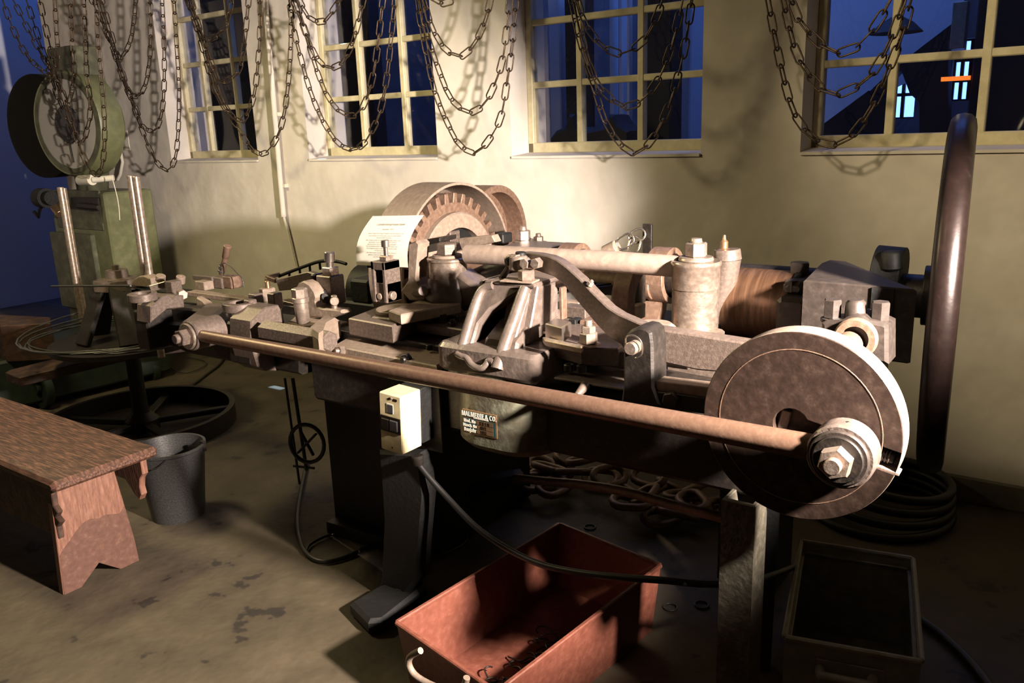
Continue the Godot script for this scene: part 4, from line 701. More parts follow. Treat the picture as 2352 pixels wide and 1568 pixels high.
	chain_loop("second chain loop from the top before the first window", [Vector3(-4.7943, 2.4044, -3.38), Vector3(-4.7155, 2.2054, -3.38), Vector3(-4.6464, 2.0223, -3.38), Vector3(-4.588, 1.9174, -3.38), Vector3(-4.5111, 1.9101, -3.38), Vector3(-4.3857, 1.9658, -3.38), Vector3(-4.3097, 2.1098, -3.38), Vector3(-4.2519, 2.2726, -3.38), Vector3(-4.2275, 2.3419, -3.38)], "chain loops before the first window")
	chain_loop("third chain loop from the top before the first window, its bottom above the sill", [Vector3(-4.8049, 2.4075, -3.4), Vector3(-4.7381, 2.1701, -3.4), Vector3(-4.6523, 1.8667, -3.4), Vector3(-4.5486, 1.7193, -3.4), Vector3(-4.4541, 1.6684, -3.4), Vector3(-4.3836, 1.7049, -3.4), Vector3(-4.2984, 1.8091, -3.4), Vector3(-4.2322, 1.9786, -3.4), Vector3(-4.1813, 2.1585, -3.4), Vector3(-4.1511, 2.3354, -3.4)], "chain loops before the first window")
	chain_loop("lowest chain loop before the first window, swinging right across the wall pipe", [Vector3(-4.8645, 2.416, -3.42), Vector3(-4.7842, 2.1519, -3.42), Vector3(-4.7064, 1.87, -3.42), Vector3(-4.6016, 1.7214, -3.42), Vector3(-4.5034, 1.6141, -3.42), Vector3(-4.419, 1.5083, -3.42), Vector3(-4.3129, 1.4615, -3.42), Vector3(-4.215, 1.502, -3.42), Vector3(-4.1191, 1.5953, -3.42), Vector3(-4.0467, 1.7292, -3.42), Vector3(-3.9829, 1.9182, -3.42), Vector3(-3.9397, 2.1025, -3.42), Vector3(-3.9045, 2.3101, -3.42)], "chain loops before the first window")
	chain_loop("topmost of the chain loops before the second window", [Vector3(-3.7719, 2.2897, -3.36), Vector3(-3.7191, 2.2096, -3.36), Vector3(-3.6407, 2.1657, -3.36), Vector3(-3.5672, 2.1719, -3.36), Vector3(-3.4998, 2.2203, -3.36), Vector3(-3.4554, 2.2548, -3.36)], "chain loops before the second window")
	chain_loop("second chain loop from the top before the second window", [Vector3(-3.8229, 2.2973, -3.38), Vector3(-3.78, 2.1693, -3.38), Vector3(-3.7324, 2.0475, -3.38), Vector3(-3.6695, 1.9593, -3.38), Vector3(-3.5898, 1.9236, -3.38), Vector3(-3.5053, 1.9383, -3.38), Vector3(-3.426, 2.0089, -3.38), Vector3(-3.3655, 2.1033, -3.38), Vector3(-3.3232, 2.1905, -3.38), Vector3(-3.3017, 2.2398, -3.38)], "chain loops before the second window")
	chain_loop("third chain loop from the top before the second window", [Vector3(-3.8672, 2.3041, -3.4), Vector3(-3.7965, 2.1377, -3.4), Vector3(-3.7436, 1.9725, -3.4), Vector3(-3.6789, 1.813, -3.4), Vector3(-3.606, 1.7172, -3.4), Vector3(-3.5277, 1.6714, -3.4), Vector3(-3.4669, 1.662, -3.4), Vector3(-3.3881, 1.7006, -3.4), Vector3(-3.3216, 1.7934, -3.4), Vector3(-3.2655, 1.9242, -3.4), Vector3(-3.2216, 2.0719, -3.4), Vector3(-3.1806, 2.2284, -3.4)], "chain loops before the second window")
	chain_loop("lowest chain loop before the second window, its bottom touching the lower frame", [Vector3(-3.9228, 2.3121, -3.42), Vector3(-3.9064, 2.1492, -3.42), Vector3(-3.8649, 1.9751, -3.42), Vector3(-3.8201, 1.8212, -3.42), Vector3(-3.7521, 1.6728, -3.42), Vector3(-3.6785, 1.5683, -3.42), Vector3(-3.601, 1.501, -3.42), Vector3(-3.5088, 1.4776, -3.42), Vector3(-3.4231, 1.5048, -3.42), Vector3(-3.3442, 1.5805, -3.42), Vector3(-3.275, 1.6752, -3.42), Vector3(-3.21, 1.8412, -3.42), Vector3(-3.1645, 2.0161, -3.42), Vector3(-3.1138, 2.2229, -3.42)], "chain loops before the second window")
	chain_loop("topmost chain loop on the pier right of the second window, only its bottom showing", [Vector3(-2.8257, 2.2214, -3.36), Vector3(-2.795, 2.184, -3.36), Vector3(-2.7544, 2.1676, -3.36), Vector3(-2.7134, 2.1651, -3.36), Vector3(-2.6788, 2.1928, -3.36)], "chain loops on the pier between second and third window")
	chain_loop("second chain loop from the top on the pier right of the second window", [Vector3(-2.8793, 2.1932, -3.38), Vector3(-2.8529, 2.0926, -3.38), Vector3(-2.8081, 2.0085, -3.38), Vector3(-2.7534, 1.9465, -3.38), Vector3(-2.6641, 1.915, -3.38), Vector3(-2.597, 1.9481, -3.38), Vector3(-2.5459, 2.0035, -3.38), Vector3(-2.503, 2.0702, -3.38), Vector3(-2.4731, 2.1484, -3.38)], "chain loops on the pier between second and third window")
	chain_loop("second lowest chain loop on the pier right of the second window", [Vector3(-2.9192, 2.1995, -3.4), Vector3(-2.8985, 2.0614, -3.4), Vector3(-2.8493, 1.9133, -3.4), Vector3(-2.7755, 1.7442, -3.4), Vector3(-2.704, 1.6709, -3.4), Vector3(-2.6222, 1.6464, -3.4), Vector3(-2.5382, 1.6927, -3.4), Vector3(-2.4697, 1.7889, -3.4), Vector3(-2.4261, 1.8879, -3.4), Vector3(-2.3943, 2.0263, -3.4), Vector3(-2.3742, 2.1394, -3.4)], "chain loops on the pier between second and third window")
	chain_loop("lowest chain loop on the pier between the second and third windows", [Vector3(-2.9625, 2.2062, -3.42), Vector3(-2.9404, 2.0478, -3.42), Vector3(-2.8966, 1.8219, -3.42), Vector3(-2.861, 1.7102, -3.42), Vector3(-2.8104, 1.6042, -3.42), Vector3(-2.7479, 1.5046, -3.42), Vector3(-2.666, 1.451, -3.42), Vector3(-2.5898, 1.4692, -3.42), Vector3(-2.5124, 1.5438, -3.42), Vector3(-2.4603, 1.6295, -3.42), Vector3(-2.4195, 1.7803, -3.42), Vector3(-2.3814, 1.9504, -3.42), Vector3(-2.3534, 2.1391, -3.42)], "chain loops on the pier between second and third window")
	chain_loop("topmost of the three chain loops before the third window", [Vector3(-1.9829, 2.0924, -3.36), Vector3(-1.9447, 1.9917, -3.36), Vector3(-1.8737, 1.9043, -3.36), Vector3(-1.8031, 1.8627, -3.36), Vector3(-1.74, 1.8595, -3.36), Vector3(-1.666, 1.8974, -3.36), Vector3(-1.6181, 1.9604, -3.36), Vector3(-1.5928, 2.0089, -3.36), Vector3(-1.5775, 2.0477, -3.36)], "chain loops before the third window")
	chain_loop("middle one of the three chain loops before the third window", [Vector3(-2.014, 2.0987, -3.39), Vector3(-1.9889, 1.9927, -3.39), Vector3(-1.9574, 1.8579, -3.39), Vector3(-1.9119, 1.7547, -3.39), Vector3(-1.8463, 1.6785, -3.39), Vector3(-1.762, 1.6356, -3.39), Vector3(-1.6797, 1.6629, -3.39), Vector3(-1.6064, 1.7414, -3.39), Vector3(-1.5537, 1.8533, -3.39), Vector3(-1.5239, 1.9536, -3.39), Vector3(-1.5022, 2.0423, -3.39)], "chain loops before the third window")
	chain_loop("lowest of the three chain loops before the third window, its bottom on the sill", [Vector3(-2.0499, 2.1056, -3.42), Vector3(-2.0206, 1.9703, -3.42), Vector3(-1.9752, 1.827, -3.42), Vector3(-1.936, 1.7174, -3.42), Vector3(-1.8834, 1.5783, -3.42), Vector3(-1.8172, 1.4829, -3.42), Vector3(-1.7451, 1.4358, -3.42), Vector3(-1.6808, 1.4594, -3.42), Vector3(-1.6247, 1.5251, -3.42), Vector3(-1.5705, 1.6326, -3.42), Vector3(-1.5302, 1.7534, -3.42), Vector3(-1.4972, 1.8918, -3.42), Vector3(-1.4751, 2.0422, -3.42)], "chain loops before the third window")
	chain_loop("topmost of the three chain loops before the fourth window", [Vector3(-1.049, 1.9894, -3.36), Vector3(-1.0163, 1.9212, -3.36), Vector3(-0.9593, 1.8494, -3.36), Vector3(-0.9094, 1.8096, -3.36), Vector3(-0.8612, 1.7904, -3.36), Vector3(-0.8111, 1.8001, -3.36), Vector3(-0.7598, 1.8453, -3.36), Vector3(-0.7198, 1.905, -3.36), Vector3(-0.697, 1.9506, -3.36)], "chain loops before the fourth window")
	chain_loop("middle one of the three chain loops before the fourth window", [Vector3(-1.0883, 1.9967, -3.39), Vector3(-1.0643, 1.9095, -3.39), Vector3(-1.0348, 1.8167, -3.39), Vector3(-0.9911, 1.737, -3.39), Vector3(-0.9337, 1.6712, -3.39), Vector3(-0.8741, 1.6425, -3.39), Vector3(-0.8182, 1.6553, -3.39), Vector3(-0.7607, 1.6938, -3.39), Vector3(-0.7198, 1.7551, -3.39), Vector3(-0.6859, 1.8377, -3.39), Vector3(-0.6553, 1.9489, -3.39)], "chain loops before the fourth window")
	chain_loop("lowest of the three chain loops before the fourth window, its bottom on the sill", [Vector3(-1.1577, 2.0072, -3.42), Vector3(-1.1346, 1.9089, -3.42), Vector3(-1.1097, 1.8098, -3.42), Vector3(-1.0668, 1.6596, -3.42), Vector3(-1.0263, 1.5634, -3.42), Vector3(-0.9775, 1.5019, -3.42), Vector3(-0.9254, 1.4641, -3.42), Vector3(-0.8805, 1.4566, -3.42), Vector3(-0.8282, 1.4735, -3.42), Vector3(-0.7797, 1.5302, -3.42), Vector3(-0.7304, 1.6229, -3.42), Vector3(-0.693, 1.7317, -3.42), Vector3(-0.6611, 1.8375, -3.42), Vector3(-0.6394, 1.95, -3.42)], "chain loops before the fourth window")


func chain_loop(label: String, pts: Array, group: String) -> void:
	var a: Vector3 = pts[0]
	var c: Vector3 = pts[pts.size() - 1]
	var up0: Vector3 = (a - pts[1]).normalized()
	var up1: Vector3 = (c - pts[pts.size() - 2]).normalized()
	for k in 6:
		var w := k / 5.0
		pts.push_front(a + up0.lerp(Vector3.UP, w).normalized() * (2.72 - a.y) * (k + 1) / 6.0)
		pts.push_back(c + up1.lerp(Vector3.UP, w).normalized() * (2.72 - c.y) * (k + 1) / 6.0)
	var path := spline(pts, 16)
	var home: Vector3 = path[path.size() / 2]
	var t := thing("hanging_chain", label, "chain", home, group)
	# links set along the line at even steps, every other one turned a quarter
	var run := 0.0
	var next := 0.0
	var k := 0
	for i in path.size() - 1:
		var d: Vector3 = path[i + 1] - path[i]
		while next <= run + d.length():
			var at: Vector3 = path[i] + d.normalized() * (next - run)
			var z := d.normalized()
			var x := Vector3.BACK.cross(z).normalized()
			var bs := Basis(x, z.cross(x), z) * Basis(Vector3.BACK, (0.35 if k % 2 == 0 else 0.35 + PI / 2) + sin(k * 12.9) * 0.2)
			var o := MeshInstance3D.new()
			o.name = "chain_link"
			o.mesh = link_mesh
			o.transform = Transform3D(bs, at - home)
			t.add_child(o, true)
			next += PITCH
			k += 1
		run += d.length()


func left_side() -> void:
	# dial weighing scale standing before the wall
	var t := thing("weighing_scale", "green platform weighing scale with a big round dial head, left of the machine", "scale", Vector3(-5.95, 0, -3.05))
	var cab := part("cabinet", mb().ab(Vector3(-6.3, 0.2, -3.42), Vector3(-5.56, 1.235, -3.06), 0.012), M.green, t)
	part("front_panel", mb().ab(Vector3(-6.2317, 1.2462, -3.055), Vector3(-5.6209, 0.9739, -3.075), 0.004), M.greenish, cab)
	part("front_panel", mb().ab(Vector3(-6.3363, 0.9423, -3.03), Vector3(-5.7607, 0.3796, -3.07), 0.006), M.greenish, cab)
	part("lever_box", mb().ab(Vector3(-5.943, 1.2021, -3.04), Vector3(-5.6148, 1.1307, -3.06), 0.004), M.dark, cab)
	part("latch", mb().cyl(Vector3(-5.8542, 1.1441, -3.03), Vector3(-5.5843, 1.1353, -3.03), 0.02), M.dark, cab)
	part("counterweight", mb().lathe(Vector3(-6.1109, 1.1953, -2.98), Vector3.LEFT, [Vector2(0, 0), Vector2(0.05, 0), Vector2(0.05, 0.06), Vector2(0.07, 0.06), Vector2(0.07, 0.16), Vector2(0.03, 0.16), Vector2(0.03, 0.2), Vector2(0, 0.2)], 20), M.black, cab)
	part("crank_handle", mb().tube([Vector3(-6.2652, 1.146, -2.98), Vector3(-6.3193, 1.1009, -2.98), Vector3(-6.3482, 1.0559, -2.98), Vector3(-6.3997, 1.0925, -2.98)], 0.012, 8), M.black, cab)
	part("name_badge", mb().cyl(Vector3(-6.1961, 1.1304, -3.03), Vector3(-6.1278, 1.076, -3.03), 0.03), M.brass, cab)
	var n := Vector3(0.14, 0, 1).normalized()
	var o := Vector3(-5.7155, 1.6917, -2.98)
	var head := part("dial_head", mb().lathe(o - n * 0.20, n, [Vector2(0, 0), Vector2(0.30, 0), Vector2(0.345, 0.04), Vector2(0.345, 0.2), Vector2(0.335, 0.215), Vector2(0.305, 0.205), Vector2(0, 0.2)], 64), M.green, t)
	part("dial_ring", mb().ring(o, o + n * 0.012, 0.335, 0.29, 64, 0.004), M.greenish, head)
	part("dial_face", mb().cyl(o, o + n * 0.006, 0.30, 0.30, 64, 0.001), M.dial, head)
	part("dial_centre", mb().cyl(o + n * 0.005, o + n * 0.012, 0.125, 0.12, 48), M.grey, head)
	part("pointer", mb().bar(o + n * 0.016, o + n * 0.016 - Vector3(-0.02, 0.25, 0), 0.008, 0.003, 0.0), M.black, head)
	part("rear_drum", mb().lathe(Vector3(-6.466, 1.6955, -3.3), n, [Vector2(0, 0), Vector2(0.33, 0), Vector2(0.37, 0.04), Vector2(0.37, 0.16), Vector2(0, 0.16)], 48), M.night, head)
	part("head_bracket", mb().box(o - n * 0.11 + Vector3(0, 0.4, 0), Vector3(0.3, 0.18, 0.18)), M.greenish, head)
	part("neck", mb().cyl(Vector3(-5.95, 1.2, -3.2), Vector3(-5.93, 1.4, -3.2), 0.1, 0.12, 24), M.greenish, t)
	part("white_sleeve", mb().cyl(Vector3(-5.6238, 1.3244, -2.95), Vector3(-5.469, 1.328, -2.95), 0.035).cyl(Vector3(-5.469, 1.328, -2.95), Vector3(-5.3782, 1.3359, -3.05), 0.02), M.white, t)
	part("thin_wire", mb().tube(spline([Vector3(-5.2295, 1.3538, -2.95), Vector3(-5.2062, 1.2546, -2.95), Vector3(-5.1986, 1.1713, -2.95), Vector3(-5.2105, 1.0729, -2.95)], 4), 0.003, 6), M.white, t)
	var base := part("platform_base", mb().py([Vector2(-5.174, -2.0177), Vector2(-5.1508, -2.3373), Vector2(-5.0668, -3.0609), Vector2(-5.4342, -3.3351), Vector2(-5.9093, -2.7808), Vector2(-5.9863, -2.3765)], 0.34, 0.30, 0.015), M.deepgreen, t)
	var wo := Vector3(-5.1682, 0.1267, -2.24)
	for v in [wo, Vector3(-5.1957, 0.057, -2.95)]:
		var wh := part("cast_wheel", mb().ring(v - Vector3(0, 0, 0.05), v, wo.y + 0.0, wo.y * 0.72, 32, 0.006).cyl(v - Vector3(0, 0, 0.04), v - Vector3(0, 0, 0.015), wo.y * 0.8, wo.y * 0.8, 32).cyl(v - Vector3(0, 0, 0.04), v + Vector3(0, 0, 0.01), wo.y * 0.25), M.deepgreen, base)
	part("axle", mb().cyl(Vector3(-5.9, 0.13, -2.3), Vector3(-5.9, 0.13, -3.3), 0.13), M.deepgreen, base)
	single("timber_plank", mb().py([Vector2(-4.6563, -1.8773), Vector2(-4.4744, -1.8642), Vector2(-4.4541, -2.4748), Vector2(-4.2609, -2.8279), Vector2(-4.4, -2.8797), Vector2(-4.713, -2.5731), Vector2(-4.6877, -1.9177)], 0.40, 0.05, 0.004), M.plank, "brown plank lying across the scale platform behind the wire reel", "plank", Vector3(-4.9429, 0.355, -2.4699))
	single("timber_plank", mb().py([Vector2(-5.501, -2.1036), Vector2(-5.1679, -2.1053), Vector2(-4.9536, -2.2867), Vector2(-5.1351, -2.3767), Vector2(-5.5285, -2.2646)], 0.55, 0.22, 0.004), M.plank, "timber baulk at the far left edge before the blue doorway", "plank", Vector3(-6.3896, 0.33, -2.7259))
	# uncoiling reel
	var c := Vector3(-4.25, 0, -2.36)
	var r := thing("wire_reel", "dark wire uncoiling reel with spoked iron ring base and four upright steel rods", "reel", c)
	var ring := part("base_ring", mb().lathe(c, Vector3.UP, [Vector2(0.47, 0), Vector2(0.5, 0), Vector2(0.5, 0.1), Vector2(0.47, 0.1), Vector2(0.47, 0)], 56), M.dark, r)
	for k in 5: part("spoke", mb().bar(c + Vector3(0, 0.04, 0), c + Vector3(cos(k * TAU / 5 + 0.2) * 0.48, 0.04, sin(k * TAU / 5 + 0.2) * 0.48), 0.05, 0.03, 0.006), M.dark, ring)
	part("base_hub", mb().lathe(c, Vector3.UP, [Vector2(0, 0), Vector2(0.09, 0), Vector2(0.09, 0.06), Vector2(0.05, 0.1), Vector2(0, 0.1)], 24), M.dark, ring)
	part("post", mb().cyl(c + Vector3(0, 0.05, 0), c + Vector3(0, 0.5, 0), 0.042, 0.038), M.black, r)
	part("turntable", mb().lathe(c, Vector3.UP, [Vector2(0, 0.47), Vector2(0.14, 0.47), Vector2(0.40, 0.5), Vector2(0.40, 0.525), Vector2(0, 0.535)], 40), M.dark, r)
	for k in 5:
		var e := Vector3(cos(k * TAU / 5 + 0.5), 0, sin(k * TAU / 5 + 0.5))
		part("cone_bar", mb().bar(c + e * 0.24 + Vector3(0, 0.53, 0), c + e * 0.08 + Vector3(-0.03, 0.85, 0), 0.11, 0.03, 0.006), M.dark, r)
	part("cone_cap", mb().lathe(c + Vector3(-0.03, 0.8, 0), Vector3.UP, [Vector2(0, 0), Vector2(0.13, 0), Vector2(0.12, 0.05), Vector2(0.06, 0.06), Vector2(0.055, 0.1), Vector2(0.02, 0.1), Vector2(0.02, 0.125), Vector2(0, 0.125)], 10), M.iron, r)
	for v in [[Vector3(-4.7627, 0.5556, -2.38), 1.3293], [Vector3(-5.0865, 0.4981, -2.56), 1.3083], [Vector3(-3.7968, 0.902, -2.26), 1.3981], [Vector3(-4.0471, 0.864, -2.38), 1.3942]]:
		part("upright_rod", mb().cyl(Vector3(v[0].x, 0.5, v[0].z), Vector3(v[0].x, v[1], v[0].z), 0.0175), M.steel, r)
	part("rod_bracket", mb().bar(c + Vector3(-0.45, 0.52, -0.05), c + Vector3(0.35, 0.52, -0.05), 0.05, 0.02).bar(c + Vector3(-0.4, 0.52, 0.07), c + Vector3(0.35, 0.52, 0.07), 0.05, 0.02), M.dark, r)
	var coil := []
	for k in 150:
		var an := TAU * k / 30.0
		var rad := 0.47 + 0.018 * sin(k * 0.7) + 0.012 * (k / 30)
		coil.append(c + Vector3(cos(an) * rad, 0.545 + 0.012 * (k / 30.0) + 0.018 * sin(an * 1.0 + k / 30), sin(an) * rad))
	single("wire_coil", mb().tube(coil, 0.0045, 6), M.zinc, "loose coil of steel wire lying on the reel's turntable", "wire", c + Vector3(0, 0.53, 0))
	single("feed_wire", mb().cyl(Vector3(-4.8464, 0.7795, -2.28), Vector3(-3.7012, 0.9019, -2.1), 0.0055), M.zinc, "straight steel wire running level from the reel into the machine", "wire", Vector3(-4.8464, 0.7795, -2.28))
	single("wire_offcut", mb().tube(spline([Vector3(-5.5428, 0.012, -3.3515), Vector3(-5.3374, 0.012, -3.2221), Vector3(-5.1584, 0.012, -3.1432), Vector3(-5.0323, 0.012, -3.1509), Vector3(-5.0172, 0.012, -3.2435), Vector3(-5.1047, 0.012, -3.3718), Vector3(-5.2245, 0.012, -3.4123), Vector3(-5.3863, 0.012, -3.4069)], 5), 0.004, 6), M.zinc, "bent pale wire offcut under the machine's left end", "wire", Vector3(-5.1727, 0, -3.2435))
	# wooden bench
	var x := -2.867
	var b := thing("bench", "worn reddish brown wooden bench at the left edge of the picture", "bench", Vector3(-3.9, 0, -1.38))
	part("seat", mb().ab(Vector3(-5.2, 0.405, -1.60), Vector3(-2.80, 0.445, -1.205), 0.012), M.wood, b)
	var leg := [Vector2(-1.225, 0.405), Vector2(-1.205, 0.0), Vector2(-1.27, 0.0), Vector2(-1.345, 0.062), Vector2(-1.42, 0.0), Vector2(-1.495, 0.0), Vector2(-1.49, 0.1), Vector2(-1.455, 0.405)]
	part("leg", mb().px(leg, x, 0.032, 0.003), M.woodend, b)
	part("leg", mb().px(leg, -4.9, 0.032, 0.003), M.woodend, b)
	var brk := [Vector2(-2.90, 0.405), Vector2(-2.82, 0.405), Vector2(-2.82, 0.35), Vector2(-2.845, 0.325), Vector2(-2.855, 0.29), Vector2(-2.85, 0.26), Vector2(-2.87, 0.235), Vector2(-2.90, 0.25), Vector2(-2.95, 0.3), Vector2(-5.1, 0.31), Vector2(-5.1, 0.405)]
	part("apron", mb().pz(brk, -1.535, 0.025, 0.003), M.woodend, b)
	var brk2 := [Vector2(-2.855, 0.405), Vector2(-2.86, 0.34), Vector2(-2.835, 0.32), Vector2(-2.855, 0.30), Vector2(-2.83, 0.285), Vector2(-2.86, 0.26), Vector2(-2.86, 0.215), Vector2(-5.0, 0.215), Vector2(-5.0, 0.405)]
	part("apron", mb().pz(brk2, -1.222, 0.02, 0.003), M.plank, b)  # darker wood stands in for the unlit front of the bench
	var paint := [Vector2(-1.2075, 0.0), Vector2(-1.27, 0.0), Vector2(-1.345, 0.062), Vector2(-1.42, 0.0), Vector2(-1.494, 0.0), Vector2(-1.489, 0.1), Vector2(-1.472, 0.235), Vector2(-1.45, 0.215), Vector2(-1.428, 0.222), Vector2(-1.40, 0.232), Vector2(-1.372, 0.228), Vector2(-1.34, 0.24), Vector2(-1.312, 0.234), Vector2(-1.285, 0.215), Vector2(-1.26, 0.19), Vector2(-1.235, 0.172), Vector2(-1.217, 0.15)]
	part("worn_paint", mb().px(paint, x + 0.0012, 0.0012, 0.0003), M.paint, b, "purple brown paint left on the lower half")
	# bucket
	var q := Vector3(-3.0982, 0.315, -1.8201)
	q.y = 0
	var bu := thing("bucket", "dented grey zinc bucket on the floor between bench and reel", "bucket", q)
	var shell := part("bucket_body", mb().lathe(q, Vector3.UP, [Vector2(0, 0.012), Vector2(0.10, 0.012), Vector2(0.102, 0.0), Vector2(0.108, 0.0), Vector2(0.14, 0.30), Vector2(0.146, 0.305), Vector2(0.146, 0.315), Vector2(0.136, 0.315), Vector2(0.104, 0.02), Vector2(0, 0.02)], 40), M.zinc, bu)
	part("bail", mb().tube(spline([q + Vector3(-0.10, 0.30, 0.10), q + Vector3(-0.02, 0.27, 0.15), q + Vector3(0.08, 0.27, 0.13), q + Vector3(0.11, 0.30, 0.09)], 6), 0.0035, 6), M.dark, bu)
	for s in [-1, 1]: part("bail_ear", mb().ab(q + Vector3(0.105 * s - 0.012, 0.28, 0.09 * -s - 0.008), q + Vector3(0.105 * s + 0.012, 0.325, 0.09 * -s + 0.008), 0.002), M.dark, bu)
	single("wall_note", mb().ab(Vector3(-6.201, 1.6495, -3.632), Vector3(-6.1269, 1.5021, -3.636), 0.0), M.paper, "small blank white note on the wall just right of the scale dial", "paper", Vector3(-6.1935, 1.503, -3.636))
	var wp := Vector3(-6.2539, 1.3241, -3.6)
	single("wall_conduit", mb().tube([Vector3(-6.302, 1.2841, -3.6), wp, Vector3(-6.1981, 1.4163, -3.6), Vector3(-6.2041, 1.5046, -3.6)], 0.012, 8), M.white, "short white conduit on the wall behind the scale, right of its dial", "pipe", wp)
	sheet()


func sheet() -> void:
	# the curved information sheet standing on the machine
	var a := Vector3(-2.1122, 1.2716, -2.13)
	var d := Vector3(-1.8726, 1.2815, -2.13)
	var e := Vector3(-2.1509, 1.1034, -2.07)
	var g := Vector3(-1.9047, 1.11, -2.07)
	var t := thing("information_sheet", "white printed information sheet curling on the machine beside the toothed wheel", "sign", (e + g) / 2.0)
	var at := func(u: float, v: float, lift: float) -> Vector3:
		var bow := sin(v * PI) * 0.028
		var p: Vector3 = a.lerp(d, u).lerp(e.lerp(g, u), v)
		return p + Vector3(-0.35, 0.15, 0.75) * bow + Vector3(0.3, 0.3, 0.9).normalized() * lift
	var s := mb()
	var nn := Vector3(0.2, 0.25, 0.95).normalized()
	for i in 10:
		for j in 14:
			var u0 := i / 10.0
			var v0 := j / 14.0
			for side in [0.0, -0.0012]:
				s.face(at.call(u0, v0, side), at.call(u0 + 0.1, v0, side), at.call(u0 + 0.1, v0 + 1 / 14.0, side), at.call(u0, v0 + 1 / 14.0, side), nn if side == 0.0 else -nn)
	var sh := part("paper", s, M.paper, t)
	var lines := [["Gliederbiegemaschine", 0.18, 0.062], ["Baujahr 1952", 0.28, 0.042], ["Diese Maschine biegt Glieder aus Rundstahl, die", 0.365, 0.036], ["anschließend verbunden und zu einer Kette", 0.41, 0.036], ["verschweißt werden.", 0.45, 0.036], ["Der Draht wird von der Haspel abgezogen und", 0.50, 0.036], ["gerichtet, auf die Länge eines Gliedes", 0.54, 0.036], ["geschnitten und um den Dorn gebogen.", 0.58, 0.036], ["Die Kurbelscheibe treibt den Schlitten und", 0.62, 0.036], ["die Biegestempel. Jedes Glied wird in das", 0.66, 0.036], ["vorige eingehängt.", 0.70, 0.036], ["Die Maschine wurde für mittlere Ketten", 0.745, 0.036], ["gebaut und lief bis zur Schließung", 0.785, 0.036], ["der Kettenschmiede.", 0.825, 0.036]]
	for l in lines:
		var tm := TextMesh.new()
		var f := SystemFont.new()
		f.font_names = PackedStringArray(["Droid Serif"])
		tm.font = f
		tm.text = l[0]
		tm.font_size = 24
		tm.pixel_size = 1.0 / 24.0
		tm.depth = 0.0
		tm.curve_step = 4.0
		var arrays := tm.get_mesh_arrays()
		var v: PackedVector3Array = arrays[Mesh.ARRAY_VERTEX]
		var w: float = tm.get_aabb().size.x
		var k: float = minf(l[2] * 0.85, 0.74 / w)
		var pm := mb()
		var idx: PackedInt32Array = arrays[Mesh.ARRAY_INDEX] if arrays[Mesh.ARRAY_INDEX] else PackedInt32Array(range(v.size()))
		for q in range(0, idx.size(), 3):
			var c := []
			for h in 3:
				var p := v[idx[q + h]]
				c.append(at.call(0.5 + p.x * k, l[1] - p.y * k * 0.95, 0.0009))
			pm.tri(c[0], c[1], c[2], nn, nn, nn)
		part("text_line", pm, M.ink, sh)
	part("holder", mb().bar(at.call(0.2, 0.98, -0.01), at.call(0.8, 0.98, -0.01), 0.012, 0.02), M.black, t)


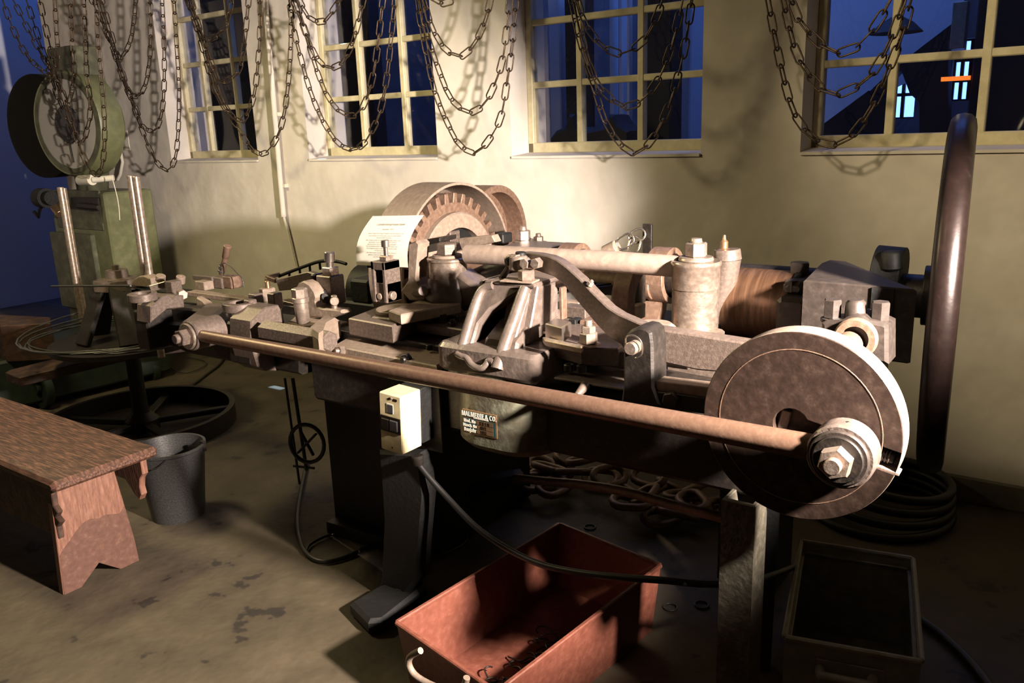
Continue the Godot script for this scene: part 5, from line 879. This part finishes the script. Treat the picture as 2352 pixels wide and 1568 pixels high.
func floor_things() -> void:
	# red tray, its rim a little wider than its bottom
	var rim := [Vector2(-1.4816, -1.465), Vector2(-1.4069, -2.2096), Vector2(-0.9907, -2.1362), Vector2(-1.0694, -1.3763)]
	var c2 := Vector2.ZERO
	for v in rim: c2 += v / 4.0
	var t := thing("red_tray", "long red sheet metal tray with bar handles, wire scraps inside", "tray", Vector3(c2.x, 0, c2.y))
	var low := []
	for v in rim: low.append(c2 + (v - c2) * 0.93)
	for i in 4:
		var p: Vector2 = rim[i]
		var q: Vector2 = rim[(i + 1) % 4]
		var p2: Vector2 = low[i]
		var q2: Vector2 = low[(i + 1) % 4]
		var inw := Vector3(c2.x - (p.x + q.x) / 2, 0, c2.y - (p.y + q.y) / 2).normalized() * 0.003
		var s := mb()
		var a := Vector3(p.x, 0.225, p.y)
		var b := Vector3(q.x, 0.225, q.y)
		var c := Vector3(q2.x, 0.004, q2.y)
		var d := Vector3(p2.x, 0.004, p2.y)
		s.face(a, b, c, d, -inw).face(a + inw, b + inw, c + inw, d + inw, inw).face(a, b, b + inw, a + inw, Vector3.UP)
		part("side_panel", s, M.red, t)
		part("rim", mb().bar(a, b, 0.014, 0.012, 0.003), M.red, t)
	part("bottom", mb().prism(low.map(func(v): return Vector2(v.x, -v.y)), Transform3D(Basis(Vector3.RIGHT, Vector3(0, 0, -1), Vector3.UP), Vector3(0, 0.008, 0)), 0.006), M.red, t)
	part("handle", mb().tube(spline([Vector3(-1.2959, 0.2667, -1.36), Vector3(-1.3345, 0.2343, -1.36), Vector3(-1.3402, 0.2035, -1.36), Vector3(-1.312, 0.1807, -1.36), Vector3(-1.2385, 0.1791, -1.36), Vector3(-1.1658, 0.2086, -1.36), Vector3(-1.1469, 0.246, -1.36)], 4), 0.009, 10), M.dusty, t)
	# wire scraps lying in it
	var rng := RandomNumberGenerator.new()
	rng.seed = 7
	for k in 46:
		var u := rng.randf_range(0.42, 0.9)
		var v := rng.randf_range(0.12, 0.62)
		var o2: Vector2 = low[0].lerp(low[1], v).lerp(low[3].lerp(low[2], v), u)
		var o := Vector3(o2.x, 0.018 + rng.randf() * 0.025, o2.y)
		var bs := Basis(Vector3.UP, rng.randf() * TAU) * Basis(Vector3.RIGHT, rng.randf_range(-0.35, 0.35))
		var l := rng.randf_range(0.05, 0.085)
		var pts := link_path(l, rng.randf_range(0.012, 0.02)).slice(0, rng.randi_range(9, 14)).map(func(w): return bs * w + o)
		single("wire_scrap", mb().tube(pts, 0.0026, 5), M.zinc if k % 4 == 0 else M.dark, "bent wire link scrap lying in the heap inside the red tray", "scrap", o, "wire scraps in the red tray")
	# grey crate with a rolled rim
	var cr := [Vector2(-0.6338, -2.3684), Vector2(-0.3306, -2.4297), Vector2(-0.2233, -1.9273), Vector2(-0.5234, -1.8553)]
	var cc := Vector2.ZERO
	for v in cr: cc += v / 4.0
	var g := thing("grey_crate", "grey sheet metal crate with rolled rim and front handle, at the bottom right", "crate", Vector3(cc.x, 0, cc.y))
	for i in 4:
		var p: Vector2 = cr[i]
		var q: Vector2 = cr[(i + 1) % 4]
		var inw := Vector3(cc.x - (p.x + q.x) / 2, 0, cc.y - (p.y + q.y) / 2).normalized()
		var a := Vector3(p.x, 0.30, p.y)
		var b := Vector3(q.x, 0.30, q.y)
		var s := mb().face(a, b, Vector3(b.x, 0, b.z), Vector3(a.x, 0, a.z), -inw).face(a + inw * 0.003, b + inw * 0.003, Vector3(b.x, 0, b.z) + inw * 0.003, Vector3(a.x, 0, a.z) + inw * 0.003, inw)
		part("side_panel", s, M.crate, g)
		part("rim", mb().bar(a, b, 0.014, 0.014, 0.004), M.crate, g)
		part("stiffening_ledge", mb().bar(a.lerp(b, 0.04) + inw * 0.008 - Vector3(0, 0.03, 0), b.lerp(a, 0.04) + inw * 0.008 - Vector3(0, 0.03, 0), 0.012, 0.008, 0.002), M.crate, g)
	var fl := []
	for v in cr: fl.append(Vector2(v.x, -v.y))
	part("bottom", mb().prism(fl, Transform3D(Basis(Vector3.RIGHT, Vector3(0, 0, -1), Vector3.UP), Vector3(0, 0.006, 0)), 0.006), M.crate, g)
	var f0 := Vector3(cr[3].x, 0.235, cr[3].y)
	var f1 := Vector3(cr[2].x, 0.235, cr[2].y)
	var fo := Vector3(cr[3].x - cr[0].x, 0, cr[3].y - cr[0].y).normalized()
	part("handle_plate", mb().bar(f0.lerp(f1, 0.25) + fo * 0.004 - Vector3(0, 0.02, 0), f0.lerp(f1, 0.75) + fo * 0.004 - Vector3(0, 0.02, 0), 0.004, 0.09), M.crate, g)
	part("handle", mb().tube(spline([f0.lerp(f1, 0.28) + fo * 0.005, f0.lerp(f1, 0.29) + fo * 0.03, f0.lerp(f1, 0.33) + fo * 0.036, f0.lerp(f1, 0.62) + fo * 0.036, f0.lerp(f1, 0.66) + fo * 0.03, f0.lerp(f1, 0.67) + fo * 0.005], 4), 0.012, 10), M.crate, g)
	var ph := Vector3(-0.6047, 0.012, -2.4116)
	single("bent_hook", mb().tube(spline([ph + Vector3(0.03, 0.0, -0.10), ph + Vector3(0.045, 0.01, -0.07), ph + Vector3(0.01, 0.012, -0.02), ph, ph + Vector3(0.0, 0.012, 0.02), ph + Vector3(0.035, 0.014, -0.04), ph + Vector3(0.065, 0.006, -0.09)], 5), 0.004, 6), M.rust, "bent rusty wire hook lying in the grey crate", "hook", ph)
	# heavy chain heap under the machine
	var heap := thing("chain_heap", "heap of thick rusty chain links on the floor under the machine", "chain", Vector3(-1.5355, 0, -2.8031))
	var big := mb().tube(link_path(0.15, 0.045), 0.016, 8, true)
	var spots := [Vector3(-1.9882, 0.03, -2.8742), Vector3(-1.8516, 0.03, -2.7387), Vector3(-1.8567, 0.03, -2.8411), Vector3(-1.8476, 0.03, -2.9288), Vector3(-1.7684, 0.03, -2.7373), Vector3(-1.7454, 0.03, -2.8537), Vector3(-1.9777, 0.03, -2.9669), Vector3(-1.8955, 0.03, -3.0446), Vector3(-1.7756, 0.03, -2.9992), Vector3(-1.6733, 0.03, -2.9765), Vector3(-1.4983, 0.03, -2.8488), Vector3(-1.3757, 0.03, -2.8037), Vector3(-1.2828, 0.03, -2.7696), Vector3(-1.2163, 0.03, -2.7662), Vector3(-1.1881, 0.03, -2.8487), Vector3(-1.3435, 0.03, -2.9412), Vector3(-1.2653, 0.03, -2.94), Vector3(-1.4429, 0.03, -2.9816), Vector3(-1.1741, 0.03, -2.9478), Vector3(-1.2524, 0.03, -3.0446), Vector3(-1.3942, 0.03, -2.7246), Vector3(-1.3651, 0.03, -3.0534), Vector3(-1.1005, 0.03, -2.9015), Vector3(-1.5861, 0.03, -2.8964)]
	for k in spots.size():
		var o := MeshInstance3D.new()
		o.name = "chain_link"
		if k == 0: link_mesh = big.mesh(M.rust)
		o.mesh = link_mesh
		heap.add_child(o, true)
		o.transform = Transform3D(Basis(Vector3.UP, k * 2.3) * Basis(Vector3.BACK, 0.35 + 0.3 * sin(k * 3.1)), spots[k] + Vector3(0, 0.015 + 0.03 * (k % 3), 0) - heap.position)
	single("rubber_hose", mb().tube(spline([Vector3(-1.6859, 0.2797, -2.35), Vector3(-1.5066, 0.3254, -2.3), Vector3(-1.3326, 0.3729, -2.25), Vector3(-1.1414, 0.4104, -2.2), Vector3(-0.9676, 0.4309, -2.15), Vector3(-0.8361, 0.4562, -2.1), Vector3(-0.7324, 0.4529, -2.1)], 6), 0.016, 10), M.rust, "thick brown hose sagging under the machine above the chain heap", "hose", Vector3(-1.6859, 0.2797, -2.35))
	single("power_cable", mb().tube(spline([Vector3(-1.6657, 0.5405, -1.8), Vector3(-1.6269, 0.5063, -1.8), Vector3(-1.5515, 0.4503, -1.8), Vector3(-1.437, 0.3975, -1.78), Vector3(-1.3108, 0.3697, -1.76), Vector3(-1.1762, 0.3654, -1.74), Vector3(-1.0484, 0.3769, -1.74), Vector3(-0.9261, 0.3899, -1.76), Vector3(-0.8195, 0.3938, -1.8), Vector3(-0.7517, 0.3694, -1.87), Vector3(-0.6979, 0.3484, -1.95), Vector3(-0.6362, 0.3358, -2.05), Vector3(-0.6066, 0.3024, -2.2)], 6), 0.0095, 10), M.cable, "black power cable hanging from the switch box across the red tray", "cable", Vector3(-1.6657, 0.5405, -1.8))
	single("power_cable", mb().tube(spline([Vector3(-3.0397, 0.012, -2.4865), Vector3(-2.7886, 0.012, -2.2272), Vector3(-2.5974, 0.012, -2.0424), Vector3(-2.438, 0.012, -1.9182), Vector3(-2.3257, 0.012, -1.8573), Vector3(-2.2323, 0.012, -1.8491), Vector3(-2.1834, 0.012, -1.9132), Vector3(-2.1702, 0.012, -1.9916), Vector3(-2.1717, 0.012, -2.0884), Vector3(-2.16, 0.012, -2.1504)], 6), 0.009, 10), M.cable, "black cable looping over the floor left of the front leg", "cable", Vector3(-2.5733, 0, -2.0387))
	single("power_cable", mb().tube(spline([Vector3(-2.3405, 0.012, -1.8639), Vector3(-2.3743, 0.012, -1.9156), Vector3(-2.3747, 0.012, -1.9904), Vector3(-2.3495, 0.012, -2.0485), Vector3(-2.3357, 0.012, -2.1317), Vector3(-2.3314, 0.012, -2.2026)], 5), 0.006, 8), M.cable, "thin dark cable inside the floor loop, behind the front leg", "cable", Vector3(-2.3932, 0, -2.0059))
	single("power_cable", mb().tube(spline([Vector3(-1.8867, 0.012, -2.0948), Vector3(-1.8685, 0.012, -2.1757), Vector3(-1.8649, 0.012, -2.2461), Vector3(-1.9063, 0.012, -2.3042), Vector3(-1.9861, 0.012, -2.3207), Vector3(-2.0869, 0.012, -2.3043)], 5), 0.006, 8), M.cable, "thin dark cable curl on the floor right of the front leg", "cable", Vector3(-1.8947, 0, -2.2338))
	single("power_cable", mb().tube(spline([Vector3(-4.5183, 0.012, -2.6418), Vector3(-4.5879, 0.012, -2.7757), Vector3(-4.7133, 0.012, -2.9846), Vector3(-4.879, 0.012, -3.2336), Vector3(-5.0047, 0.012, -3.4124), Vector3(-5.3069, 0.012, -3.7292)], 5), 0.008, 8), M.cable, "dark cable curving over the floor behind the reel's ring base", "cable", Vector3(-4.75, 0, -3.0079))
	single("power_cable", mb().tube(spline([Vector3(-0.3672, 0.016, -2.639), Vector3(-0.3102, 0.016, -2.5883), Vector3(-0.2517, 0.016, -2.5431), Vector3(-0.1833, 0.016, -2.471), Vector3(-0.13, 0.016, -2.3977), Vector3(-0.0785, 0.016, -2.3095)], 5), 0.014, 10), M.cable, "thick dark hose on the floor right of the grey crate", "cable", Vector3(-0.199, 0, -2.5132))
	var turns := ["lowest", "second", "third", "topmost"]
	for k in 4:
		var o := Vector3(-0.594, 0.02, -3.3427)
		single("hose_coil", mb().tube(circle(o + Vector3(0.02 * k, 0.038 * k, -0.02 * k), Vector3(0.03 * (k - 1), 1, 0.03), 0.26 - 0.025 * k, 40), 0.018, 10, true), M.rubber, "%s turn of the black hose coiled by the wall under the hand wheel" % turns[k], "hose", Vector3(o.x, 0, o.z), "coiled black hose by the wall")
	var ring_spots := [[Vector3(-1.0132, 0.004, -2.2624), "small iron ring on the floor right of the red tray, nearer to the tray"], [Vector3(-0.9323, 0.004, -2.331), "dim small iron ring on the floor beside the grey channel post"], [Vector3(-1.5236, 0.004, -2.6186), "small iron ring on the floor behind the red tray, before the chain heap"]]
	for v in ring_spots:
		single("iron_ring", mb().tube(circle(v[0], Vector3.UP, 0.022, 24), 0.003, 6, true), M.zinc, v[1], "ring", v[0], "small iron rings on the floor")




class Mb:
	var p := PackedVector3Array()
	var n := PackedVector3Array()

	func tri(a: Vector3, b: Vector3, c: Vector3, na: Vector3, nb: Vector3, nc: Vector3) -> void:
		if (b - a).cross(c - a).dot(na + nb + nc) > 0.0:
			p.push_back(a); p.push_back(c); p.push_back(b)
			n.push_back(na); n.push_back(nc); n.push_back(nb)
		else:
			p.push_back(a); p.push_back(b); p.push_back(c)
			n.push_back(na); n.push_back(nb); n.push_back(nc)

	func quad(a: Vector3, b: Vector3, c: Vector3, d: Vector3, na: Vector3, nb: Vector3, nc: Vector3, nd: Vector3) -> void:
		tri(a, b, c, na, nb, nc)
		tri(a, c, d, na, nc, nd)

	# a flat face, its normal turned to the side of «out»
	func face(a: Vector3, b: Vector3, c: Vector3, d: Vector3, out: Vector3) -> Mb:
		var q := (c - a).cross(d - b).normalized()
		if q.dot(out) < 0.0: q = -q
		quad(a, b, c, d, q, q, q, q)
		return self

	# a profile of (radius, height) turned about the axis «ax» through «o»
	func lathe(o: Vector3, ax: Vector3, prof: Array, segs := 28) -> Mb:
		var k := ax.normalized()
		var u := k.cross(Vector3.UP if absf(k.y) < 0.9 else Vector3.RIGHT).normalized()
		var w := k.cross(u)
		var nor := []
		for i in prof.size() - 1:
			var d: Vector2 = prof[i + 1] - prof[i]
			nor.append(Vector2(d.y, -d.x).normalized())
		for i in prof.size() - 1:
			var e: Vector2 = nor[i]
			var n0 := e
			var n1 := e
			if i > 0 and e.dot(nor[i - 1]) > 0.72: n0 = (e + nor[i - 1]).normalized()
			if i < nor.size() - 1 and e.dot(nor[i + 1]) > 0.72: n1 = (e + nor[i + 1]).normalized()
			var q0: Vector2 = prof[i]
			var q1: Vector2 = prof[i + 1]
			for s in segs:
				var c0 := u * cos(TAU * s / segs) + w * sin(TAU * s / segs)
				var c1 := u * cos(TAU * (s + 1) / segs) + w * sin(TAU * (s + 1) / segs)
				var a := o + c0 * q0.x + k * q0.y
				var b := o + c1 * q0.x + k * q0.y
				var c := o + c1 * q1.x + k * q1.y
				var d := o + c0 * q1.x + k * q1.y
				if q0.x > 1e-6: tri(a, b, c, c0 * n0.x + k * n0.y, c1 * n0.x + k * n0.y, c1 * n1.x + k * n1.y)
				if q1.x > 1e-6: tri(a, c, d, c0 * n0.x + k * n0.y, c1 * n1.x + k * n1.y, c0 * n1.x + k * n1.y)
		return self

	func cyl(a: Vector3, b: Vector3, r: float, r2 := -1.0, segs := 24, ch := 0.002) -> Mb:
		if r2 < 0.0: r2 = r
		var h := a.distance_to(b)
		return lathe(a, b - a, [Vector2(0, 0), Vector2(r - ch, 0), Vector2(r, ch), Vector2(r2, h - ch), Vector2(r2 - ch, h), Vector2(0, h)], segs)

	func ring(a: Vector3, b: Vector3, r: float, inner: float, segs := 32, ch := 0.002) -> Mb:
		var h := a.distance_to(b)
		return lathe(a, b - a, [Vector2(inner, h), Vector2(inner, 0), Vector2(r - ch, 0), Vector2(r, ch), Vector2(r, h - ch), Vector2(r - ch, h), Vector2(inner, h)], segs)

	func ball(o: Vector3, r: float, segs := 16) -> Mb:
		var prof := []
		for i in 9: prof.append(Vector2(maxf(0.0, r * sin(PI * i / 8.0)), -r * cos(PI * i / 8.0)))
		return lathe(o, Vector3.UP, prof, segs)

	# a polygon in the x-y plane of «xf», drawn out to the depth behind it, its edges bevelled
	func prism(poly_in: Array, xf: Transform3D, depth: float, bevel := 0.0, smooth := 0.78) -> Mb:
		var poly := PackedVector2Array(poly_in)
		var area := 0.0
		for i in poly.size(): area += poly[i].cross(poly[(i + 1) % poly.size()])
		if area < 0.0: poly.reverse()
		var c := poly.size()
		var en := []
		for i in c:
			var d := poly[(i + 1) % c] - poly[i]
			en.append(Vector2(d.y, -d.x).normalized())
		var inset := PackedVector2Array()
		for i in c:
			var a: Vector2 = en[(i + c - 1) % c]
			var b: Vector2 = en[i]
			var m := (a + b).normalized()
			inset.push_back(poly[i] - m * bevel / maxf(0.45, m.dot(b)))
		var ids := Geometry2D.triangulate_polygon(inset)
		if ids.is_empty(): print("a polygon of %d corners cannot be filled: %s" % [c, poly])
		var at := func(q: Vector2, z: float) -> Vector3: return xf * Vector3(q.x, q.y, z)
		var f := xf.basis.z.normalized()
		for t in range(0, ids.size(), 3):
			tri(at.call(inset[ids[t]], 0.0), at.call(inset[ids[t + 1]], 0.0), at.call(inset[ids[t + 2]], 0.0), f, f, f)
			tri(at.call(inset[ids[t]], -depth), at.call(inset[ids[t + 1]], -depth), at.call(inset[ids[t + 2]], -depth), -f, -f, -f)
		for i in c:
			var j := (i + 1) % c
			var e: Vector2 = en[i]
			var n0 := e
			var n1 := e
			if e.dot(en[(i + c - 1) % c]) > smooth: n0 = (e + en[(i + c - 1) % c]).normalized()
			if e.dot(en[j]) > smooth: n1 = (e + en[j]).normalized()
			var w0 := (xf.basis * Vector3(n0.x, n0.y, 0)).normalized()
			var w1 := (xf.basis * Vector3(n1.x, n1.y, 0)).normalized()
			quad(at.call(poly[i], -bevel), at.call(poly[j], -bevel), at.call(poly[j], bevel - depth), at.call(poly[i], bevel - depth), w0, w1, w1, w0)
			if bevel > 0.0:
				var g := (w0 + f).normalized()
				var h := (w1 + f).normalized()
				quad(at.call(inset[i], 0.0), at.call(inset[j], 0.0), at.call(poly[j], -bevel), at.call(poly[i], -bevel), g, h, h, g)
				g = (w0 - f).normalized()
				h = (w1 - f).normalized()
				quad(at.call(inset[i], -depth), at.call(inset[j], -depth), at.call(poly[j], bevel - depth), at.call(poly[i], bevel - depth), g, h, h, g)
		return self

	# outlines across z, x and y: the drawn side faces +z, +x and +y
	func pz(poly: Array, z: float, depth: float, bevel := 0.003) -> Mb:
		return prism(poly, Transform3D(Basis.IDENTITY, Vector3(0, 0, z)), depth, bevel)

	func px(poly: Array, x: float, depth: float, bevel := 0.003) -> Mb:  # corners are (z, y)
		var q := []
		for v in poly: q.append(Vector2(-v.x, v.y))
		return prism(q, Transform3D(Basis(Vector3(0, 0, -1), Vector3(0, 1, 0), Vector3(1, 0, 0)), Vector3(x, 0, 0)), depth, bevel)

	func py(poly: Array, y: float, depth: float, bevel := 0.003) -> Mb:  # corners are (x, z)
		var q := []
		for v in poly: q.append(Vector2(v.x, -v.y))
		return prism(q, Transform3D(Basis(Vector3(1, 0, 0), Vector3(0, 0, -1), Vector3(0, 1, 0)), Vector3(0, y, 0)), depth, bevel)

	func box(o: Vector3, size: Vector3, basis := Basis.IDENTITY, b := 0.003) -> Mb:
		var x := size.x / 2.0
		var y := size.y / 2.0
		b = minf(b, minf(size.x, minf(size.y, size.z)) * 0.3)
		var poly := [Vector2(-x, -y), Vector2(x, -y), Vector2(x, y), Vector2(-x, y)]
		if b > 0.0: poly = [Vector2(b - x, -y), Vector2(x - b, -y), Vector2(x, b - y), Vector2(x, y - b), Vector2(x - b, y), Vector2(b - x, y), Vector2(-x, y - b), Vector2(-x, b - y)]
		return prism(poly, Transform3D(basis, o + basis.z * size.z / 2.0), size.z, b, 0.9)

	func ab(a: Vector3, c: Vector3, b := 0.003) -> Mb:
		return box((a + c) / 2.0, (c - a).abs(), Basis.IDENTITY, b)

	# a bar of rectangular section from a to c
	func bar(a: Vector3, c: Vector3, w: float, h: float, b := 0.002) -> Mb:
		var z := (c - a).normalized()
		var up := Vector3.UP if absf(z.y) < 0.95 else Vector3.BACK
		var x := up.cross(z).normalized()
		return box((a + c) / 2.0, Vector3(w, h, a.distance_to(c)), Basis(x, z.cross(x), z), b)

	func hexa(o: Vector3, ax: Vector3, r: float, h: float, turn := 0.0, sides := 6) -> Mb:
		var z := ax.normalized()
		var x := z.cross(Vector3.UP if absf(z.y) < 0.9 else Vector3.RIGHT).normalized()
		var poly := []
		for i in sides: poly.append(Vector2(cos(TAU * i / sides + turn), sin(TAU * i / sides + turn)) * r)
		return prism(poly, Transform3D(Basis(x, z.cross(x), z), o + z * h), h, minf(r, h) * 0.1)

	func tube(pts: Array, r: float, segs := 8, closed := false, r2 := -1.0) -> Mb:
		if r2 < 0.0: r2 = r
		var c := pts.size()
		var rings := []
		var nrm := []
		var prev := Vector3.ZERO
		for i in c:
			var t: Vector3 = (pts[(i + 1) % c] - pts[(i + c - 1) % c]) if closed else (pts[mini(i + 1, c - 1)] - pts[maxi(i - 1, 0)])
			t = t.normalized()
			var u := prev - t * prev.dot(t)
			if u.length() < 0.01: u = t.cross(Vector3.UP if absf(t.y) < 0.9 else Vector3.RIGHT)
			u = u.normalized()
			prev = u
			var w := t.cross(u)
			var ring_p := []
			var ring_n := []
			var rr := lerpf(r, r2, float(i) / maxi(1, c - 1))
			for s in segs:
				var d := u * cos(TAU * s / segs) + w * sin(TAU * s / segs)
				ring_p.append(pts[i] + d * rr)
				ring_n.append(d)
			rings.append(ring_p)
			nrm.append(ring_n)
		for i in (c if closed else c - 1):
			var j := (i + 1) % c
			for s in segs:
				var q := (s + 1) % segs
				quad(rings[i][s], rings[i][q], rings[j][q], rings[j][s], nrm[i][s], nrm[i][q], nrm[j][q], nrm[j][s])
		if not closed:
			for e in [[0, pts[0] - pts[1]], [c - 1, pts[c - 1] - pts[c - 2]]]:
				var f: Vector3 = e[1].normalized()
				for s in segs: tri(pts[e[0]], rings[e[0]][s], rings[e[0]][(s + 1) % segs], f, f, f)
		return self

	# a hexagon head with the end of its bolt standing out of it
	func bolt(o: Vector3, ax: Vector3, r: float, h: float, out := 0.0, washer := 0.0, turn := 0.3) -> Mb:
		var k := ax.normalized()
		var at := o
		if washer > 0.0:
			cyl(at, at + k * h * 0.2, washer, washer, 20, 0.001)
			at += k * h * 0.2
		hexa(at, k, r, h, turn)
		if out > 0.0: cyl(at + k * h, at + k * (h + out), r * 0.55, r * 0.5, 14, 0.001)
		return self

	func moved(xf: Transform3D) -> Mb:
		for i in p.size():
			p[i] = xf * p[i]
			n[i] = (xf.basis * n[i]).normalized()
		return self

	func mesh(m: Material, origin := Vector3.ZERO) -> ArrayMesh:
		var v := p.duplicate()
		for i in v.size(): v[i] -= origin
		var arrays := []
		arrays.resize(Mesh.ARRAY_MAX)
		arrays[Mesh.ARRAY_VERTEX] = v
		arrays[Mesh.ARRAY_NORMAL] = n
		var r := ArrayMesh.new()
		r.add_surface_from_arrays(Mesh.PRIMITIVE_TRIANGLES, arrays)
		r.surface_set_material(0, m)
		return r


static func spline(pts: Array, k := 6, closed := false) -> Array:
	var r := []
	var c := pts.size()
	for i in (c if closed else c - 1):
		var p0: Vector3 = pts[(i + c - 1) % c] if closed else pts[maxi(i - 1, 0)]
		var p1: Vector3 = pts[i]
		var p2: Vector3 = pts[(i + 1) % c]
		var p3: Vector3 = pts[(i + 2) % c] if closed else pts[mini(i + 2, c - 1)]
		for s in k:
			r.append(p1.cubic_interpolate(p2, p0, p3, float(s) / k))
	if not closed: r.append(pts[c - 1])
	return r


static func circle(o: Vector3, ax: Vector3, r: float, count := 32) -> Array:
	var k := ax.normalized()
	var u := k.cross(Vector3.UP if absf(k.y) < 0.9 else Vector3.RIGHT).normalized()
	var w := k.cross(u)
	var a := []
	for i in count: a.append(o + (u * cos(TAU * i / count) + w * sin(TAU * i / count)) * r)
	return a


static func arc2(o: Vector2, r: float, from: float, to: float, count := 12, ry := -1.0) -> Array:
	var a := []
	for i in count + 1:
		var t := deg_to_rad(lerpf(from, to, float(i) / count))
		a.append(o + Vector2(cos(t) * r, sin(t) * (r if ry < 0.0 else ry)))
	return a


var origins := {}
var taken := {}


func mb() -> Mb:
	return Mb.new()


func numbered(called: String) -> String:
	taken[called] = taken.get(called, 0) + 1
	return called if taken[called] == 1 else "%s_%03d" % [called, taken[called] - 1]


func thing(called: String, label: String, category: String, at := Vector3.ZERO, group := "") -> Node3D:
	var o := Node3D.new()
	o.name = numbered(called)
	add_child(o)
	o.position = at
	origins[o] = at
	o.set_meta("label", label)
	o.set_meta("category", category)
	if group: o.set_meta("group", group)
	return o


# one shape given in room coordinates, as a part of «parent»
func part(called: String, shape: Mb, m: Material, parent: Node, label := "") -> MeshInstance3D:
	var o := MeshInstance3D.new()
	o.name = called
	origins[o] = origins.get(parent, Vector3.ZERO)
	o.mesh = shape.mesh(m, origins[o])
	parent.add_child(o, true)
	if label: o.set_meta("label", label)
	return o


func single(called: String, shape: Mb, m: Material, label: String, category: String, at := Vector3.ZERO, group := "") -> MeshInstance3D:
	var o := MeshInstance3D.new()
	o.name = numbered(called)
	o.mesh = shape.mesh(m, at)
	add_child(o)
	o.position = at
	origins[o] = at
	o.set_meta("label", label)
	o.set_meta("category", category)
	if group: o.set_meta("group", group)
	return o


func struct(called: String, shape: Mb, m: Material) -> MeshInstance3D:
	var o := MeshInstance3D.new()
	o.name = called
	o.mesh = shape.mesh(m)
	add_child(o)
	o.set_meta("kind", "structure")
	return o


func noise_texture(kind: int, frequency: float, octaves: int, seed_: int, ramp: Array, side := 512, gain := 0.5) -> NoiseTexture2D:
	var f := FastNoiseLite.new()
	f.noise_type = kind
	f.frequency = frequency
	f.fractal_octaves = octaves
	f.fractal_gain = gain
	f.seed = seed_
	var t := NoiseTexture2D.new()
	t.width = side
	t.height = side
	t.seamless = true
	t.noise = f
	if ramp:
		var g := Gradient.new()
		g.offsets = PackedFloat32Array(ramp[0])
		g.colors = PackedColorArray(ramp[1])
		t.color_ramp = g
	return t


func bumps(frequency: float, seed_: int, strength: float, octaves := 4) -> NoiseTexture2D:
	var t := noise_texture(FastNoiseLite.TYPE_SIMPLEX_SMOOTH, frequency, octaves, seed_, [])
	t.as_normal_map = true
	t.bump_strength = strength
	return t


func mat(dark: Color, light: Color, metallic: float, rough: float, scale := 3.0, seed_ := 1, bump: Texture2D = null, depth := 0.5, frequency := 0.012, middle := 0.5) -> StandardMaterial3D:
	var m := StandardMaterial3D.new()
	m.albedo_texture = noise_texture(FastNoiseLite.TYPE_SIMPLEX_SMOOTH, frequency, 5, seed_, [[0.0, 0.3, middle, 0.75, 1.0], [dark, dark.lerp(light, 0.3), dark.lerp(light, 0.55), light, light.lightened(0.08)]], 512, 0.6)
	m.metallic = metallic
	m.roughness = rough
	m.uv1_triplanar = true
	m.uv1_scale = Vector3.ONE * scale
	if bump:
		m.normal_enabled = true
		m.normal_texture = bump
		m.normal_scale = depth
	return m


func plain(c: Color, metallic := 0.0, rough := 0.6) -> StandardMaterial3D:
	var m := StandardMaterial3D.new()
	m.albedo_color = c
	m.metallic = metallic
	m.roughness = rough
	return m
